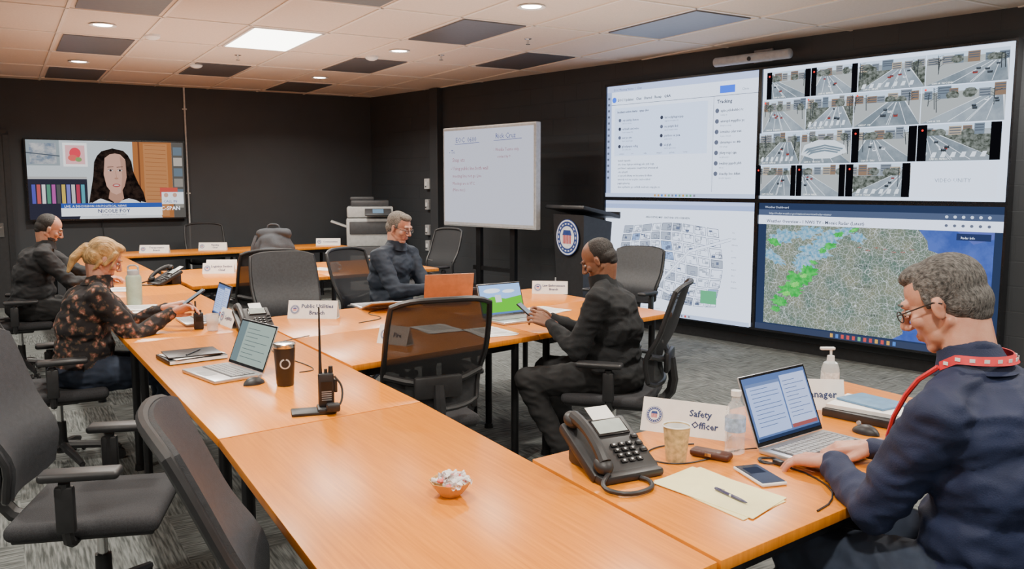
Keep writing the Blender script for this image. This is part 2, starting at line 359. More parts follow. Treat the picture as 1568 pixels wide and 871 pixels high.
# LL site plan
PB=E((.70,.79,.98),ST)
b,cv=panel('video_wall_display',WL,PH,PB)
cv.rect(0,0,1,.03,pale); cv.rect(0,.03,1,.07,ltb); cv.text(.30,.15,'AREA DETAIL MAP - EAST END SITE OVERVIEW',.028,tx,bold=.0006)
pl=E((.08,.10,.17),1); pl2=E((.18,.23,.38),1); pg=E((.42,.49,.63),1.4); pb=E((.30,.46,.80),1.5)
rp=random.Random(21)
xs_=[.13,.21,.28,.36,.43,.51,.58,.66,.74,.82]; ys_=[.20,.28,.36,.45,.53,.62,.70,.79,.87]
def wob(x,y): return (x+.018*math.sin(y*9+x*4),y+.022*math.sin(x*8+y*3))
for i in range(9):
    for j in range(8):
        x0,x1=xs_[i]+.006,xs_[i+1]-.006; y0,y1=ys_[j]+.008,ys_[j+1]-.008
        cs=[wob(x0,y0),wob(x1,y0),wob(x1,y1),wob(x0,y1)]
        if rp.random()<.35: cv.poly(cs,rp.choice([pg,pb,pg,pg]))
        m=rp.choice([pl,pl2,pl2]); cv.nz(); z_=cv.z+cv.l*.00012
        for k in range(4): cv.line(*cs[k],*cs[(k+1)%4],.005,m,z_)
        for _ in range(rp.randint(2,6)):
            w_=rp.uniform(.006,.028); h_=rp.uniform(.008,.03); x=rp.uniform(x0,x1-w_); y=rp.uniform(y0,max(y0+.001,y1-h_)); q0=wob(x,y)
            if rp.random()<.3: cv.rect(q0[0],q0[1],q0[0]+w_,q0[1]+h_,rp.choice([pl2,pg]))
            else: cv.box(q0[0],q0[1],q0[0]+w_,q0[1]+h_,.004,rp.choice([pl,pl2]))
cv.ell(.34,.49,.06,.085,PB); cv.ell(.34,.49,.048,.065,pl2); cv.ell(.34,.49,.042,.056,PB)
for (a0,b0,a1,b1) in ((.3,.90,.62,.42),(.62,.42,.88,.3),(.14,.62,.5,.8)):
    cv.line(a0,b0,a1,b1,.030,PB)
    for s_ in(-.012,.012): cv.line(a0,b0+s_,a1,b1+s_,.003,pl2)
cv.rect(.70,.74,.80,.85,E((.1,.45,.22),1.4)); 
for k in range(10): cv.text(.885,.25+k*.05,words(1)[:7],.022,tx)
cv.text(.2,.95,words(9),.022,tx); taskbar(cv,E((.50,.62,.92),1.6)); b.done(mx=rw(.71,.205,OFF),smooth=False)
# UR cameras
b,cv=panel('video_wall_display',WR,PH,E((.66,.78,1.0),ST)); blk=E((.004,.004,.006),1)
FEEDBG=[Enoise('camera_feed_background',(.25,.31,.36),(.60,.67,.74),4,1.3,lo=.3,hi=.7,detail=3),Enoise('camera_feed_background',(.20,.24,.24),(.50,.55,.56),6,1.3,lo=.3,hi=.7,detail=4)]
TREE=Enoise('camera_feed_trees',(.06,.075,.06),(.34,.38,.36),34,1.0,lo=.36,hi=.68,detail=3)
ROADM=[Enoise('camera_feed_road',(.24,.30,.37),(.36,.43,.50),5,1.3),Enoise('camera_feed_road',(.18,.23,.28),(.29,.35,.41),5,1.3)]
SNOW=E((.74,.82,.92),1.6); SIDE=E((.42,.46,.48),1.3); DK=E((.04,.05,.06),1)
BLDS=[E((.30,.20,.14),1.1),E((.36,.36,.36),1.1),E((.20,.26,.34),1.1),E((.50,.42,.32),1.2),E((.28,.33,.40),1.1)]
WIN=E((.12,.15,.2),1)
def cell(x0,y0,x1,y1,kind,sd):
    R=random.Random(sd*3+1); W_=x1-x0; H_=y1-y0
    X=lambda u:x0+min(1,max(0,u))*W_; Y=lambda v:y0+min(1,max(0,v))*H_
    cv.rect(x0,y0,x1,y1,R.choice(FEEDBG)); cv.rect(x0,y0,x1,Y(.16),E((.58,.74,.95),1.5))
    for k in range(6):
        a=k*.17+R.uniform(0,.04); t0=R.uniform(0,.14); a1=a+R.uniform(.1,.17); cv.rect(X(a),Y(t0),X(a1),Y(.35),R.choice(BLDS))
        for r_ in range(3): cv.line(X(a+.01),Y(t0+.05+r_*.07),X(a1-.01),Y(t0+.05+r_*.07),.008,WIN)
    for k in range(3): 
        a=R.uniform(.1,.9); cv.ell(X(min(.90,max(.10,a))),Y(R.uniform(.2,.3)),.08*W_,.12*H_,TREE,14)
    vx=R.choice([.15,.35,.65,.85]); hy=R.uniform(.30,.38); sp=R.uniform(.5,.8)
    cxb=vx+(.5-vx)*.8
    def tri(w0,w1,m):
        cv.poly([(X(vx-w0),Y(hy)),(X(vx+w0),Y(hy)),(X(cxb+w1),Y(1)),(X(cxb-w1),Y(1))],m)
    cv.rect(x0,Y(hy),x1,y1,SIDE if sd%3 else TREE); tri(.14,sp+.14,SNOW); tri(.12,sp+.07,R.choice(ROADM))
    for k in (-.35,-.02,.02,.35): cv.line(X(vx+k*.12),Y(hy+.02),X(cxb+k*sp),Y(.97),.004,SNOW)
    if sd%3==0:
        for k in range(7):
            a=.08+k*.12; cv.poly([(X(a),Y(.76)),(X(a+.05),Y(.76)),(X(a+.03),Y(.90)),(X(a-.03),Y(.90))],SNOW)
    for k in range(4):
        a=R.choice([R.uniform(.02,.2),R.uniform(.8,.98)]); t0=R.uniform(.02,.2); b0=R.uniform(.45,.75); cv.line(X(a),Y(t0),X(a+R.uniform(-.03,.03)),Y(b0),.006,DK)
        for br in range(4): cv.line(X(a),Y(t0+.05+br*.06),X(a+R.choice([-1,1])*R.uniform(.04,.09)),Y(t0+br*.05),.003,DK)
    for k in range(5):
        y=R.uniform(hy+.06,.72); a=vx+(cxb-vx)*(y-hy)/(1-hy)+R.uniform(-.14,.14); q=.02+.03*(y-hy); cv.rect(X(a-q),Y(y-q*1.2),X(a+q),Y(y+q*1.2),R.choice([DK,SNOW,DK,E((.35,.05,.04),1)])); cv.rect(X(a-q*.7),Y(y-q),X(a+q*.7),Y(y-q*.2),WIN)
    if kind==1:
        cv.rect(x0,y0,X(.12),y1,blk); cv.rect(X(.88),y0,x1,y1,blk); cv.ell(X(.06),Y(.15),.004,.007,E((.9,.02,.02),2))
    if kind==2: cv.ell(X(.05),Y(.08),.004,.007,E((.9,.02,.02),2))
    cv.text(X(.08 if kind!=1 else .16),Y(.97),'CAM %02d  %s'%(sd,words(1)[:6].upper()),.02,E((.95,1,1),2))
rows=[(.03,.235,[(.02,.225,1),(.23,.43,1),(.435,.695,0),(.70,.985,0)]),(.245,.485,[(.015,.215,2),(.22,.425,2),(.43,.69,2),(.695,.985,2)]),(.495,.735,[(.01,.205,0),(.21,.43,0),(.435,.69,1),(.695,.985,1)]),(.745,.975,[(.01,.20,1),(.205,.42,1),(.425,.68,1)])]
n_=1
for y0,y1,cs in rows:
    for x0,x1,k in cs: cell(x0,y0,x1,y1,k,n_); n_+=1
cv.poly([(.225,.67),(.24,.60),(.30,.565),(.37,.57),(.415,.61),(.425,.66),(.36,.70),(.28,.70)],E((.66,.74,.84),1.6))
for k in range(3): cv.poly([(.235+k*.01,.655+k*.012),(.25+k*.01,.625+k*.012),(.33,.60+k*.018),(.41-k*.01,.63+k*.012),(.405-k*.01,.64+k*.012),(.33,.612+k*.018),(.26+k*.01,.637+k*.012)],E((.22,.30,.38),1.1))
cv.rect(.685,.745,.985,.975,E((.66,.76,.96),ST)); cv.text(.835,.875,'VIDEO UNITY',.045,E((.35,.42,.55),1.2),'CENTER'); b.done(mx=rw(-1.275,1.47,OFF),smooth=False)
# LR weather map
navy=E((.03,.05,.12),1)
b,cv=panel('video_wall_display',WR,PH,navy)
cv.rect(0,.05,1,.095,E((.10,.14,.26),1)); cv.rect(0,.095,1,.165,E((.70,.79,1.0),ST))
cv.text(.04,.15,'Weather Overview - 1 NWS TV - Mosaic Radar (Latest)',.042,tx,bold=.0008); cv.text(.03,.04,'Weather Dashboard',.03,E((.6,.7,.9),1.5)); cv.text(.05,.086,'https://radar.weather.gov/station/overview/radar-viewer',.028,E((.6,.7,.9),1.5))
for k in range(6): cv.ell(.80+k*.03,.072,.006,.01,E((.6,.7,.9),1.5)); cv.ell(.80+k*.03,.13,.006,.01,tx2)
cv.rect(.04,.165,.97,.945,map_land_mat())
sea=Enoise('map_sea',(.05,.10,.42),(.09,.16,.58),3,1.2)
cv.poly([(.70,.165),(.97,.165),(.97,.945),(.62,.945),(.66,.90),(.655,.84),(.69,.80),(.675,.74),(.71,.68),(.70,.62),(.735,.57),(.72,.52),(.76,.47),(.745,.42),(.79,.37),(.775,.32),(.74,.30),(.735,.24)],sea)
rnd=random.Random(3)
cv.poly([(.84,.165),(.97,.165),(.97,.21),(.9,.25)],E((.10,.14,.5),1.3))
lb=Enoise('radar_blue',(.10,.34,.55),(.40,.62,.78),30,1.3,detail=6)
def blob(cx,cy,rx,ry,m,rot=0,n=34):
    pts=[]
    for k in range(n):
        a=2*math.pi*k/n; r=1+rnd.uniform(-.35,.35); x=rx*r*math.cos(a); y=ry*r*math.sin(a); pts.append((min(.965,max(.042,cx+x*math.cos(rot)-y*math.sin(rot))),min(.94,max(.168,cy+x*math.sin(rot)+y*math.cos(rot)))))
    cv.poly(pts,m)
for p in ((.33,.26,.07,.05),(.28,.36,.08,.06),(.22,.46,.05,.05),(.12,.26,.07,.05),(.08,.42,.03,.08),(.40,.2,.06,.03),(.24,.22,.06,.04),(.46,.24,.03,.04)): blob(*p,lb,-.7)
gr=Enoise('radar_green',(.01,.36,.05),(.06,.58,.10),20,1.4); gr2=Enoise('radar_green_light',(.10,.68,.08),(.28,.8,.18),20,1.4)
for p in ((.21,.58,.06,.05),(.17,.66,.06,.05),(.25,.51,.04,.04),(.12,.76,.035,.04),(.10,.83,.02,.025),(.34,.31,.03,.022),(.31,.35,.02,.018),(.08,.30,.022,.035),(.38,.22,.022,.018),(.44,.185,.03,.013),(.17,.53,.015,.015),(.27,.44,.012,.02)): blob(*p,gr,-.8)
for p in ((.19,.62,.025,.018),(.15,.70,.02,.017),(.23,.55,.018,.012),(.44,.185,.012,.006)): blob(*p,gr2,-.8)
for k in range(7): cv.text(.46+k*.035,.32+.02*rnd.uniform(-1,1),'-o-',.034,E((.6,.06,.08),1.2))
for (x,y,t_) in ((.45,.45,'BALTIMORE'),(.46,.60,'WASHINGTON'),(.3,.72,'RICHMOND'),(.2,.40,'MT STORM'),(.50,.8,'SALISBURY')): cv.text(x,y,t_,.026,E((.02,.02,.03),1))
cv.rect(.84,.18,.96,.225,E((.03,.05,.15),1)); cv.text(.855,.215,'Radar Info',.026,wht)
taskbar(cv,E((.05,.07,.14),1),.955); b.done(mx=rw(-1.275,.205,OFF),smooth=False)
# TV on back wall
TW,TH=1.93,1.04
b,cv=panel('wall_television',TW,TH,E((.50,.55,.58),1.3),dep=.06,t=.02)
cv.rect(0,.0,.20,.32,E((.28,.33,.36),1.2)); cv.rect(.02,.04,.18,.30,Enoise('tv_picture',(.15,.2,.28),(.5,.5,.5),6,1.2)); cv.line(.0,.16,.2,.2,.015,E((.1,.12,.15),1))
cv.rect(.22,.03,.37,.33,E((.8,.8,.8),1.4)); cv.rect(.235,.06,.355,.30,E((.75,.4,.42),1.3)); cv.ell(.295,.16,.035,.07,E((.7,.05,.08),1.3)); cv.ell(.28,.22,.03,.04,E((.65,.12,.1),1.3)); cv.ell(.315,.24,.02,.03,E((.25,.4,.15),1))
cv.rect(0,.48,.36,1,E((.03,.03,.05),1)); cv.rect(0,.46,.36,.49,E((.5,.5,.5),1))
for k,c in enumerate([(.1,.1,.5),(.6,.1,.1),(.8,.8,.8),(.1,.3,.2),(.5,.1,.4),(.1,.1,.1),(.7,.5,.1),(.2,.2,.6),(.6,.6,.6),(.5,.05,.1),(.1,.4,.5)]): cv.rect(.02+k*.03,.56,.042+k*.03,.80,E(c,1))
cv.rect(.66,0,.92,1,E((.38,.14,.045),1.2)); cv.rect(.73,.02,.89,.98,E((.46,.20,.08),1.2))
for k in range(14): cv.line(.74,.04+k*.055,.88,.05+k*.055,.006,E((.30,.11,.04),1.2))
cv.line(.70,0,.70,1,.02,E((.2,.07,.03),1)); cv.rect(.92,0,1,1,E((.12,.11,.10),1)); 
for k in range(6): cv.rect(.93,.06+k*.14,.99,.17+k*.14,E(random.choice([(.3,.28,.25),(.5,.45,.4),(.15,.2,.25)]),1))
hair=Enoise('tv_hair',(.006,.004,.004),(.03,.018,.014),12,1)
cv.poly([(.36,.84),(.385,.6),(.40,.45),(.41,.27),(.43,.19),(.46,.13),(.53,.09),(.60,.12),(.63,.18),(.65,.26),(.66,.40),(.69,.55),(.72,.66),(.74,.86)],hair)
top=E((.66,.68,.72),1.3); cv.poly([(.30,1),(.34,.82),(.44,.74),(.52,.80),(.62,.74),(.74,.80),(.82,.9),(.84,1)],top)
sk=E((.60,.34,.26),1.2); cv.poly([(.505,.6),(.58,.6),(.59,.74),(.545,.82),(.49,.74)],E((.46,.25,.18),1.1))
cv.poly([(.466,.30),(.476,.22),(.51,.17),(.545,.155),(.58,.17),(.608,.23),(.618,.34),(.614,.46),(.598,.58),(.572,.665),(.542,.69),(.512,.665),(.482,.58),(.468,.44)],sk)
cv.poly([(.575,.19),(.608,.24),(.618,.34),(.614,.46),(.598,.58),(.572,.665),(.585,.45)],E((.50,.27,.20),1.1))
for x in (.512,.572): cv.ell(x,.375,.015,.013,E((.75,.72,.7),1)); cv.ell(x,.377,.008,.013,E((.05,.03,.03),1)); cv.line(x-.02,.335,x+.02,.328,.009,E((.1,.05,.04),1)); cv.line(x-.017,.362,x+.017,.362,.005,E((.12,.06,.05),1))
cv.line(.543,.38,.548,.47,.006,E((.48,.25,.18),1)); cv.ell(.547,.48,.013,.012,E((.50,.26,.19),1)); cv.ell(.545,.57,.025,.022,E((.45,.09,.09),1.1)); cv.ell(.545,.568,.017,.008,E((.75,.7,.68),1.1)); cv.poly([(.40,.5),(.43,.25),(.463,.16),(.478,.22),(.466,.45),(.455,.72),(.38,.80)],hair); cv.poly([(.61,.19),(.645,.3),(.665,.5),(.70,.65),(.70,.80),(.63,.72),(.614,.5)],hair)
cv.rect(.19,.80,.84,.86,E((.03,.08,.35),1.3)); cv.text(.21,.85,'LIVE  A DISCUSSION ON POLITICAL NEWS',.04,E((.8,.85,.9),1.5)); cv.rect(.19,.86,.84,.965,E((.78,.80,.84),1.5)); cv.text(.52,.925,'NICOLE FOY',.07,E((.02,.03,.12),1),'CENTER',.001); cv.text(.52,.96,'Immigration Reporter',.035,E((.05,.06,.2),1),'CENTER')
cv.rect(.83,.60,.95,.72,E((.55,.08,.06),1.2)); cv.rect(.84,.66,.99,.82,E((.70,.74,.8),1.4)); cv.ell(.87,.70,.015,.03,sk); cv.ell(.93,.70,.015,.03,sk); cv.text(.85,.80,'CALL IN',.05,E((.02,.05,.3),1)); cv.text(.83,.90,'C-SPAN',.075,E((.8,.85,.95),1.8),bold=.001)
b.done(mx=bw(4.77,1.15,.1),smooth=False)
c=B('television_wall_bracket'); c.box((0,0,.03),(.5,.4,.03),BLKMETAL); c.tube([(-.1,-.3,.03),(-.12,-.6,.04),(-.05,-.9,.04),(-.1,-1.2,.02)],.006,BLACK,smooth=1); c.done(mx=bw(3.8,1.6,0))
c=B('video_conference_bar'); c.cyl((-.4,0,.22),(.4,0,.22),.045,.045,GREY,24); c.ell((-.4,0,.22),(.02,.045,.045),GREY); c.ell((.4,0,.22),(.02,.045,.045),GREY); c.box((0,.02,.11),(.12,.05,.2),GREY,bev=.01); c.cyl((0,-.01,.255),(0,-.01,.27),.02,.02,BLACKG); c.box((0,.04,.012),(.2,.12,.02),GREY); c.done(mx=rw(-1.20,2.80,0))

# interactive whiteboard on stand
a=V((-.86,10.7)); bq=V((.26,9.5)); d=(bq-a); Wd=d.length; d.normalize(); nn=V((d.y,-d.x))
if nn.y>0: nn=-nn
WB=Matrix(((d.x,0,nn.x,a.x),(d.y,0,nn.y,a.y),(0,1,0,1.1),(0,0,0,1)))
b=B('interactive_whiteboard'); H_=1.2
b.box((Wd/2,H_/2,-.045),(Wd,H_,.08),LGREY,bev=.01); cv=Canvas(b,Matrix.Translation((.03,.05,.0)),Wd-.06,H_-.09,.001)
cv.rect(-.012,-.02,1.012,1.03,GREY); cv.rect(0,0,1,1,E((.60,.62,.74),1.2))
bi=E((.07,.09,.32),1); ri=E((.42,.10,.14),1)
cv.text(.14,.13,'EOC  0600',.085,bi); cv.line(.13,.15,.42,.14,.006,bi); cv.text(.60,.11,'Rick Cruz',.085,bi); cv.line(.58,.13,.88,.12,.006,bi)
cv.text(.06,.25,'- To',.065,bi); cv.text(.1,.34,'Snap ets',.07,ri); cv.text(.08,.43,'- Using public line both wall',.062,ri); cv.text(.1,.51,'meeting line not go Live',.056,ri); cv.text(.1,.59,'Meetings are in VTC',.05,ri); cv.text(.1,.66,'(Mute mics)',.05,ri)
cv.text(.58,.24,'- WebEx Teams only',.050,ri); cv.text(.62,.31,'contact by 9',.045,ri)
for x in (.35*Wd,.72*Wd): b.box((x,-.35,-.1),(.08,1.42,.05),BLKMETAL)
b.box((Wd/2,-.5,-.1),(.7,.05,.04),BLKMETAL); b.box((Wd/2,-.72,.02),(.8,.02,.3),BLKMETAL)
for x in (.35*Wd,.72*Wd):
    b.box((x,-1.04,-.1),(.08,.05,.75),BLKMETAL,bev=.01)
    for z in (-.42,.22): b.cyl((x-.02,-1.072,z),(x+.02,-1.072,z),.028,.028,BLACK)
b.done(mx=WB,smooth=False)

# lectern
l=B('lectern'); 
pf=[(-.27,-.2),(.27,-.2),(.27,.2),(-.27,.2)]
l.box((0,0,.04),(.62,.5,.08),BLACK,bev=.01); 
t=bmesh.new()
bot=[t.verts.new((x*.8,y*.8,.08)) for x,y in pf]; top_=[t.verts.new((x,y,1.20+(.08 if y>0 else 0)*1)) for x,y in pf]
t.faces.new(bot[::-1]); t.faces.new(top_)
for i in range(4): t.faces.new((bot[i],bot[(i+1)%4],top_[(i+1)%4],top_[i]))
l._add(t,BLACK)
l.box((0,0,1.31),(.68,.54,.04),BLACK,Rx(12),bev=.008); l.box((0,-.25,1.28),(.68,.02,.06),BLACK)
SW=M('seal_white',(.75,.76,.78),.5); SB=M('seal_blue',(.02,.05,.22),.5); SR=M('seal_red',(.5,.03,.04),.5)
def seal(bl,c,r,Rt,th=.004):
    o=V(c); Mx=Matrix.Translation(o)@Rt.to_4x4()
    def disc(rad,z,m,n=32): bl.poly([(rad*math.cos(2*math.pi*k/n),rad*math.sin(2*math.pi*k/n),z) for k in range(n)],m,Mx)
    bl.cyl(o,o+Rt@V((0,0,th)),r,r,SB,32)
    disc(r*.96,th*1.1,SW); disc(r*.88,th*1.25,SB); disc(r*.62,th*1.4,SW); 
    for k in range(7): bl.poly([(x*r,y*r,th*1.6) for x,y in ((-.36+.105*k,-.35),(-.29+.105*k,-.35),(-.29+.105*k,.12),(-.36+.105*k,.12))],SR,Mx)
    bl.poly([(x*r,y*r,th*1.7) for x,y in ((-.4,.12),(.4,.12),(.3,.4),(-.3,.4))],SB,Mx)
    for k in range(18):
        a=2*math.pi*k/18; bl.box(o+Rt@V((math.cos(a)*r*.75,math.sin(a)*r*.75,th*1.5)),(r*.07,r*.14,.0006),SW,Rt@Matrix.Rotation(a,3,'Z')) 
seal(l,(0,.205,1.03),.2,Matrix(((-1,0,0),(0,0,1),(0,1,0))),.006)
l.done(loc=(.78,9.45,0),rz=hd((-.82,-.57)))

# printer
pr=B('office_printer'); PW=M('printer_shell',(.50,.50,.49),.5); PD=M('printer_dark',(.06,.06,.065),.5)
pr.box((0,0,.32),(.6,.58,.60),PD,bev=.015); 
for z in (.12,.28,.44): pr.box((0,-.295,z),(.54,.02,.13),PW,bev=.008); pr.box((0,-.31,z+.03),(.2,.01,.02),PD)
pr.box((0,0,.80),(.62,.58,.36),PW,bev=.02); pr.box((-.02,-.2,.86),(.5,.22,.16),PD,bev=.01); pr.box((0,.02,1.06),(.60,.52,.14),PW,bev=.02); pr.box((0,.05,1.17),(.5,.42,.08),PD,bev=.02); pr.box((-.1,.05,1.23),(.32,.3,.05),PD,bev=.02); pr.box((.1,-.33,1.06),(.34,.14,.02),PD,Rx(35),bev=.008); pr.box((.1,-.332,1.075),(.14,.08,.004),E((.3,.45,.6),.8),Rx(35)); pr.box((-.40,0,.90),(.24,.36,.02),PW,Ry(20),bev=.006)
for x in(-.25,.25):
    for y in(-.24,.24): pr.cyl((x-.015,y,.025),(x+.015,y,.025),.025,.025,BLACK)
o=pr.done(loc=(-2.12,12.72,0),rz=math.radians(10)); o.scale=(1.12,1.0,1.14)

# ------------------------------------------------------------------ tables
TT=.75
def table(pts,name='conference_table'):
    b=B(name); pts=[V(p) for p in pts]; c=sum(pts,V((0,0)))/4
    pts=[p+(c-p).normalized()*.004 for p in pts]
    b.prism([tuple(p) for p in pts],TT-.03,TT,WOOD,bev=.002)
    n=len(pts)
    ins=[p+(c-p).normalized()*.14 for p in pts]
    for i in range(n):
        p=ins[i]; b.cyl((p.x,p.y,.03),(p.x,p.y,TT-.03),.022,.022,BLKMETAL,12); b.cyl((p.x,p.y,0),(p.x,p.y,.03),.03,.026,BLKMETAL,12)
    for i in range(n):
        p=ins[i]; q=ins[(i+1)%n]; m_=(p+q)/2; dd=q-p; b.box((m_.x,m_.y,TT-.055),(dd.length,.03,.045),BLKMETAL,Matrix.Rotation(math.atan2(dd.y,dd.x),3,'Z'))
    return b.done(smooth=True,ang=30)
A=V((-.99,2.78)); Bp=V((-.36,3.28)); C=V((.47,1.84)); D4=V((-.16,1.32)); sd=V((-.53,.848))
table([A,D4,C,Bp])
cuts=[0,2.05,4.1,6.2,8.25]
for k in range(4): table([A+sd*cuts[k+1],A+sd*cuts[k],Bp+sd*cuts[k],Bp+sd*cuts[k+1]])
N0=V((-.76,3.95)); N1=V((1.08,5.64)); F1=V((.15,6.98)); F0=V((-1.66,5.37))
def mid(p,q,t=.5): return p.lerp(q,t)
table([mid(N0,F0,.5),N0,mid(N0,N1),mid(mid(N0,F0),mid(N1,F1))]); table([mid(mid(N0,F0),mid(N1,F1)),mid(N0,N1),N1,mid(N1,F1)])
table([F0,mid(N0,F0),mid(mid(N0,F0),mid(N1,F1)),mid(F0,F1)]); table([mid(F0,F1),mid(mid(N0,F0),mid(N1,F1)),mid(N1,F1),F1])
table([(-3.5,8.42),(-2.70,7.12),(-1.72,7.93),(-2.52,9.13)]); table([(-2.52,9.13),(-1.72,7.93),(-.75,8.72),(-1.55,9.85)])
table([(-5.15,10.78),(-4.72,10.18),(-3.45,11.1),(-3.88,11.68)]); table([(-3.88,11.68),(-3.45,11.1),(-2.3,11.95),(-2.72,12.5)])
table([(.06,2.57),(.475,1.845),(1.86,2.92),(1.45,3.64)])

# ------------------------------------------------------------------ chairs
def chair(base,f,solid=False,h=1.0,name='office_chair',arms=True,recline=0):
    e=B(name); bf=SOLIDF if solid else MESHF
    for k in range(5):
        a=2*math.pi*k/5+.3; x,y=math.cos(a),math.sin(a)
        e.tube([(x*.03,y*.03,.12),(x*.18,y*.18,.10),(x*.30,y*.30,.075)],[.026,.022,.016],BLACK,8)
        for sgn in(-1,1):
            px,py=x*.30-y*.018*sgn,y*.30+x*.018*sgn; qx,qy=x*.30-y*.032*sgn,y*.30+x*.032*sgn
            e.cyl((px,py,.03),(qx,qy,.03),.029,.029,BLACK,14)
        e.cyl((x*.3,y*.3,.03),(x*.3,y*.3,.08),.01,.01,BLACK,8)
    e.cyl((0,0,.08),(0,0,.26),.03,.028,BLACK); e.cyl((0,0,.26),(0,0,.40),.018,.018,CHROME)
    e.box((0,-.03,.395),(.2,.26,.05),BLACK,bev=.012)
    e.box((0,.0,.445),(.50,.49,.06),SEATF,bev=.028,seg=4); e.box((0,0,.415),(.46,.45,.02),BLACK,bev=.008)
    def bk(u,v):
        z=.53+v*.55*h; w=.225+.03*math.sin(v*math.pi*.8)
        x=(u-.5)*2*w; zz=z-.03*(abs(u-.5)*2)**4*(1 if v>.5 else -1)*(abs(v-.5)*2)
        y=-.235-(v**1.3)*(.13+recline)-.05*(1-(2*(u-.5))**2)+.05*math.exp(-((v-.25)/.18)**2)*.8
        return V((x,y,zz))
    if solid: e.grid(bk,14,14,bf,thick=.025)
    else: e.grid(bk,14,14,bf)
    out=[bk(t/12,0) for t in range(13)]+[bk(1,t/12) for t in range(1,13)]+[bk(1-t/12,1) for t in range(1,13)]+[bk(0,1-t/12) for t in range(1,13)]
    e.tube(out+[out[0]],.014,BLACK,8)
    e.tube([bk(0,.3)+V((0,-.012,0)),bk(.25,.26)+V((0,-.03,0)),bk(.5,.24)+V((0,-.035,0)),bk(.75,.26)+V((0,-.03,0)),bk(1,.3)+V((0,-.012,0))],.018,BLACK,8,smooth=1)
    e.tube([(0,-.1,.40),(0,-.27,.41),(0,-.34,.50),bk(.5,.24)+V((0,-.05,0))],.028,BLACK,8,smooth=1)
    e.box(bk(.5,.22)+V((0,-.045,0)),(.24,.03,.11),BLACK,bev=.012)
    for s in(-1,1):
        if not arms: break
        e.tube([(s*.15,-.03,.40),(s*.27,-.03,.41),(s*.285,-.03,.47),(s*.29,-.03,.63)],.019,BLACK,8,smooth=1)
        e.box((s*.29,-.03,.54),(.035,.06,.16),BLACK,bev=.01); e.box((s*.285,.02,.655),(.085,.25,.03),BLACK,bev=.013,seg=3)
    return e.done(loc=(base[0],base[1],0),rz=hd(f))
chair((-.48,4.22),(-.42,.9))
chair((-1.50,2.98),(.95,.20),solid=True)
chair((-.36,1.97),(.93,.37),solid=True,recline=.06,h=1.04)
chair((-1.6,6.25),(.5,-.86),solid=True)
chair((-2.15,7.15),(-.55,.83))
chair((.98,7.6),(-.6,-.8),solid=True,h=.9)
chair((-1.02,9.95),(-.7,-.7))
chair((-4.05,11.35),(.5,-.86))

# ------------------------------------------------------------------ people
def remesh(prims,vox,name,mats,parent,smooth=3,fn=None,ang=None):
    b=B('tmp')
    for p in prims:
        if p[0]=='c':
            _,p0,p1,r0,r1,_m=p; b.cyl(p0,p1,r0,r1,BLACK,18); b.ell(p0,(r0,)*3,BLACK,u=18,v=12); b.ell(p1,(r1,)*3,BLACK,u=18,v=12)
        else: b.ell(p[1],p[2],BLACK,p[3],u=28,v=18)
    o=b.done(smooth=False)
    md=o.modifiers.new('r','REMESH'); md.mode='VOXEL'; md.voxel_size=vox
    sm=o.modifiers.new('s','SMOOTH'); sm.iterations=smooth; sm.factor=.5
    dg=bpy.context.evaluated_depsgraph_get(); me=bpy.data.meshes.new_from_object(o.evaluated_get(dg))
    bpy.data.objects.remove(o)
    me.name=name; me.materials.clear()
    for m in mats: me.materials.append(m)
    n=len(me.polygons); cen=np.empty(n*3); me.polygons.foreach_get('center',cen); cen=cen.reshape(-1,3)
    D=[]
    for p in prims:
        if p[0]=='c':
            a=np.array(p[1][:]);bb=np.array(p[2][:]); ab=bb-a; t=np.clip(((cen-a)@ab)/max(ab@ab,1e-9),0,1); q=a+t[:,None]*ab; D.append(np.linalg.norm(cen-q,axis=1)-(p[3]+(p[4]-p[3])*t))
        else:
            R=np.array(p[3] if p[3] else Matrix.Identity(3)); l_=(cen-np.array(V(p[1])[:]))@R; r=np.array(p[2]); k=np.linalg.norm(l_/r,axis=1); D.append((k-1)*min(p[2]))
    D=np.array(D); idx=np.array([p[-1] for p in prims])[np.argmin(D,axis=0)]
    me.polygons.foreach_set('material_index',idx.astype(np.int32)); me.polygons.foreach_set('use_smooth',[True]*n)
    if fn:
        me.update(); nr=[v.normal.copy() for v in me.vertices]
        for v,q in zip(me.vertices,nr): v.co+=q*fn(v.co)
    me.update(); o=bpy.data.objects.new(name,me); COL.objects.link(o); o.parent=parent; return o
I3=Matrix.Identity(3)
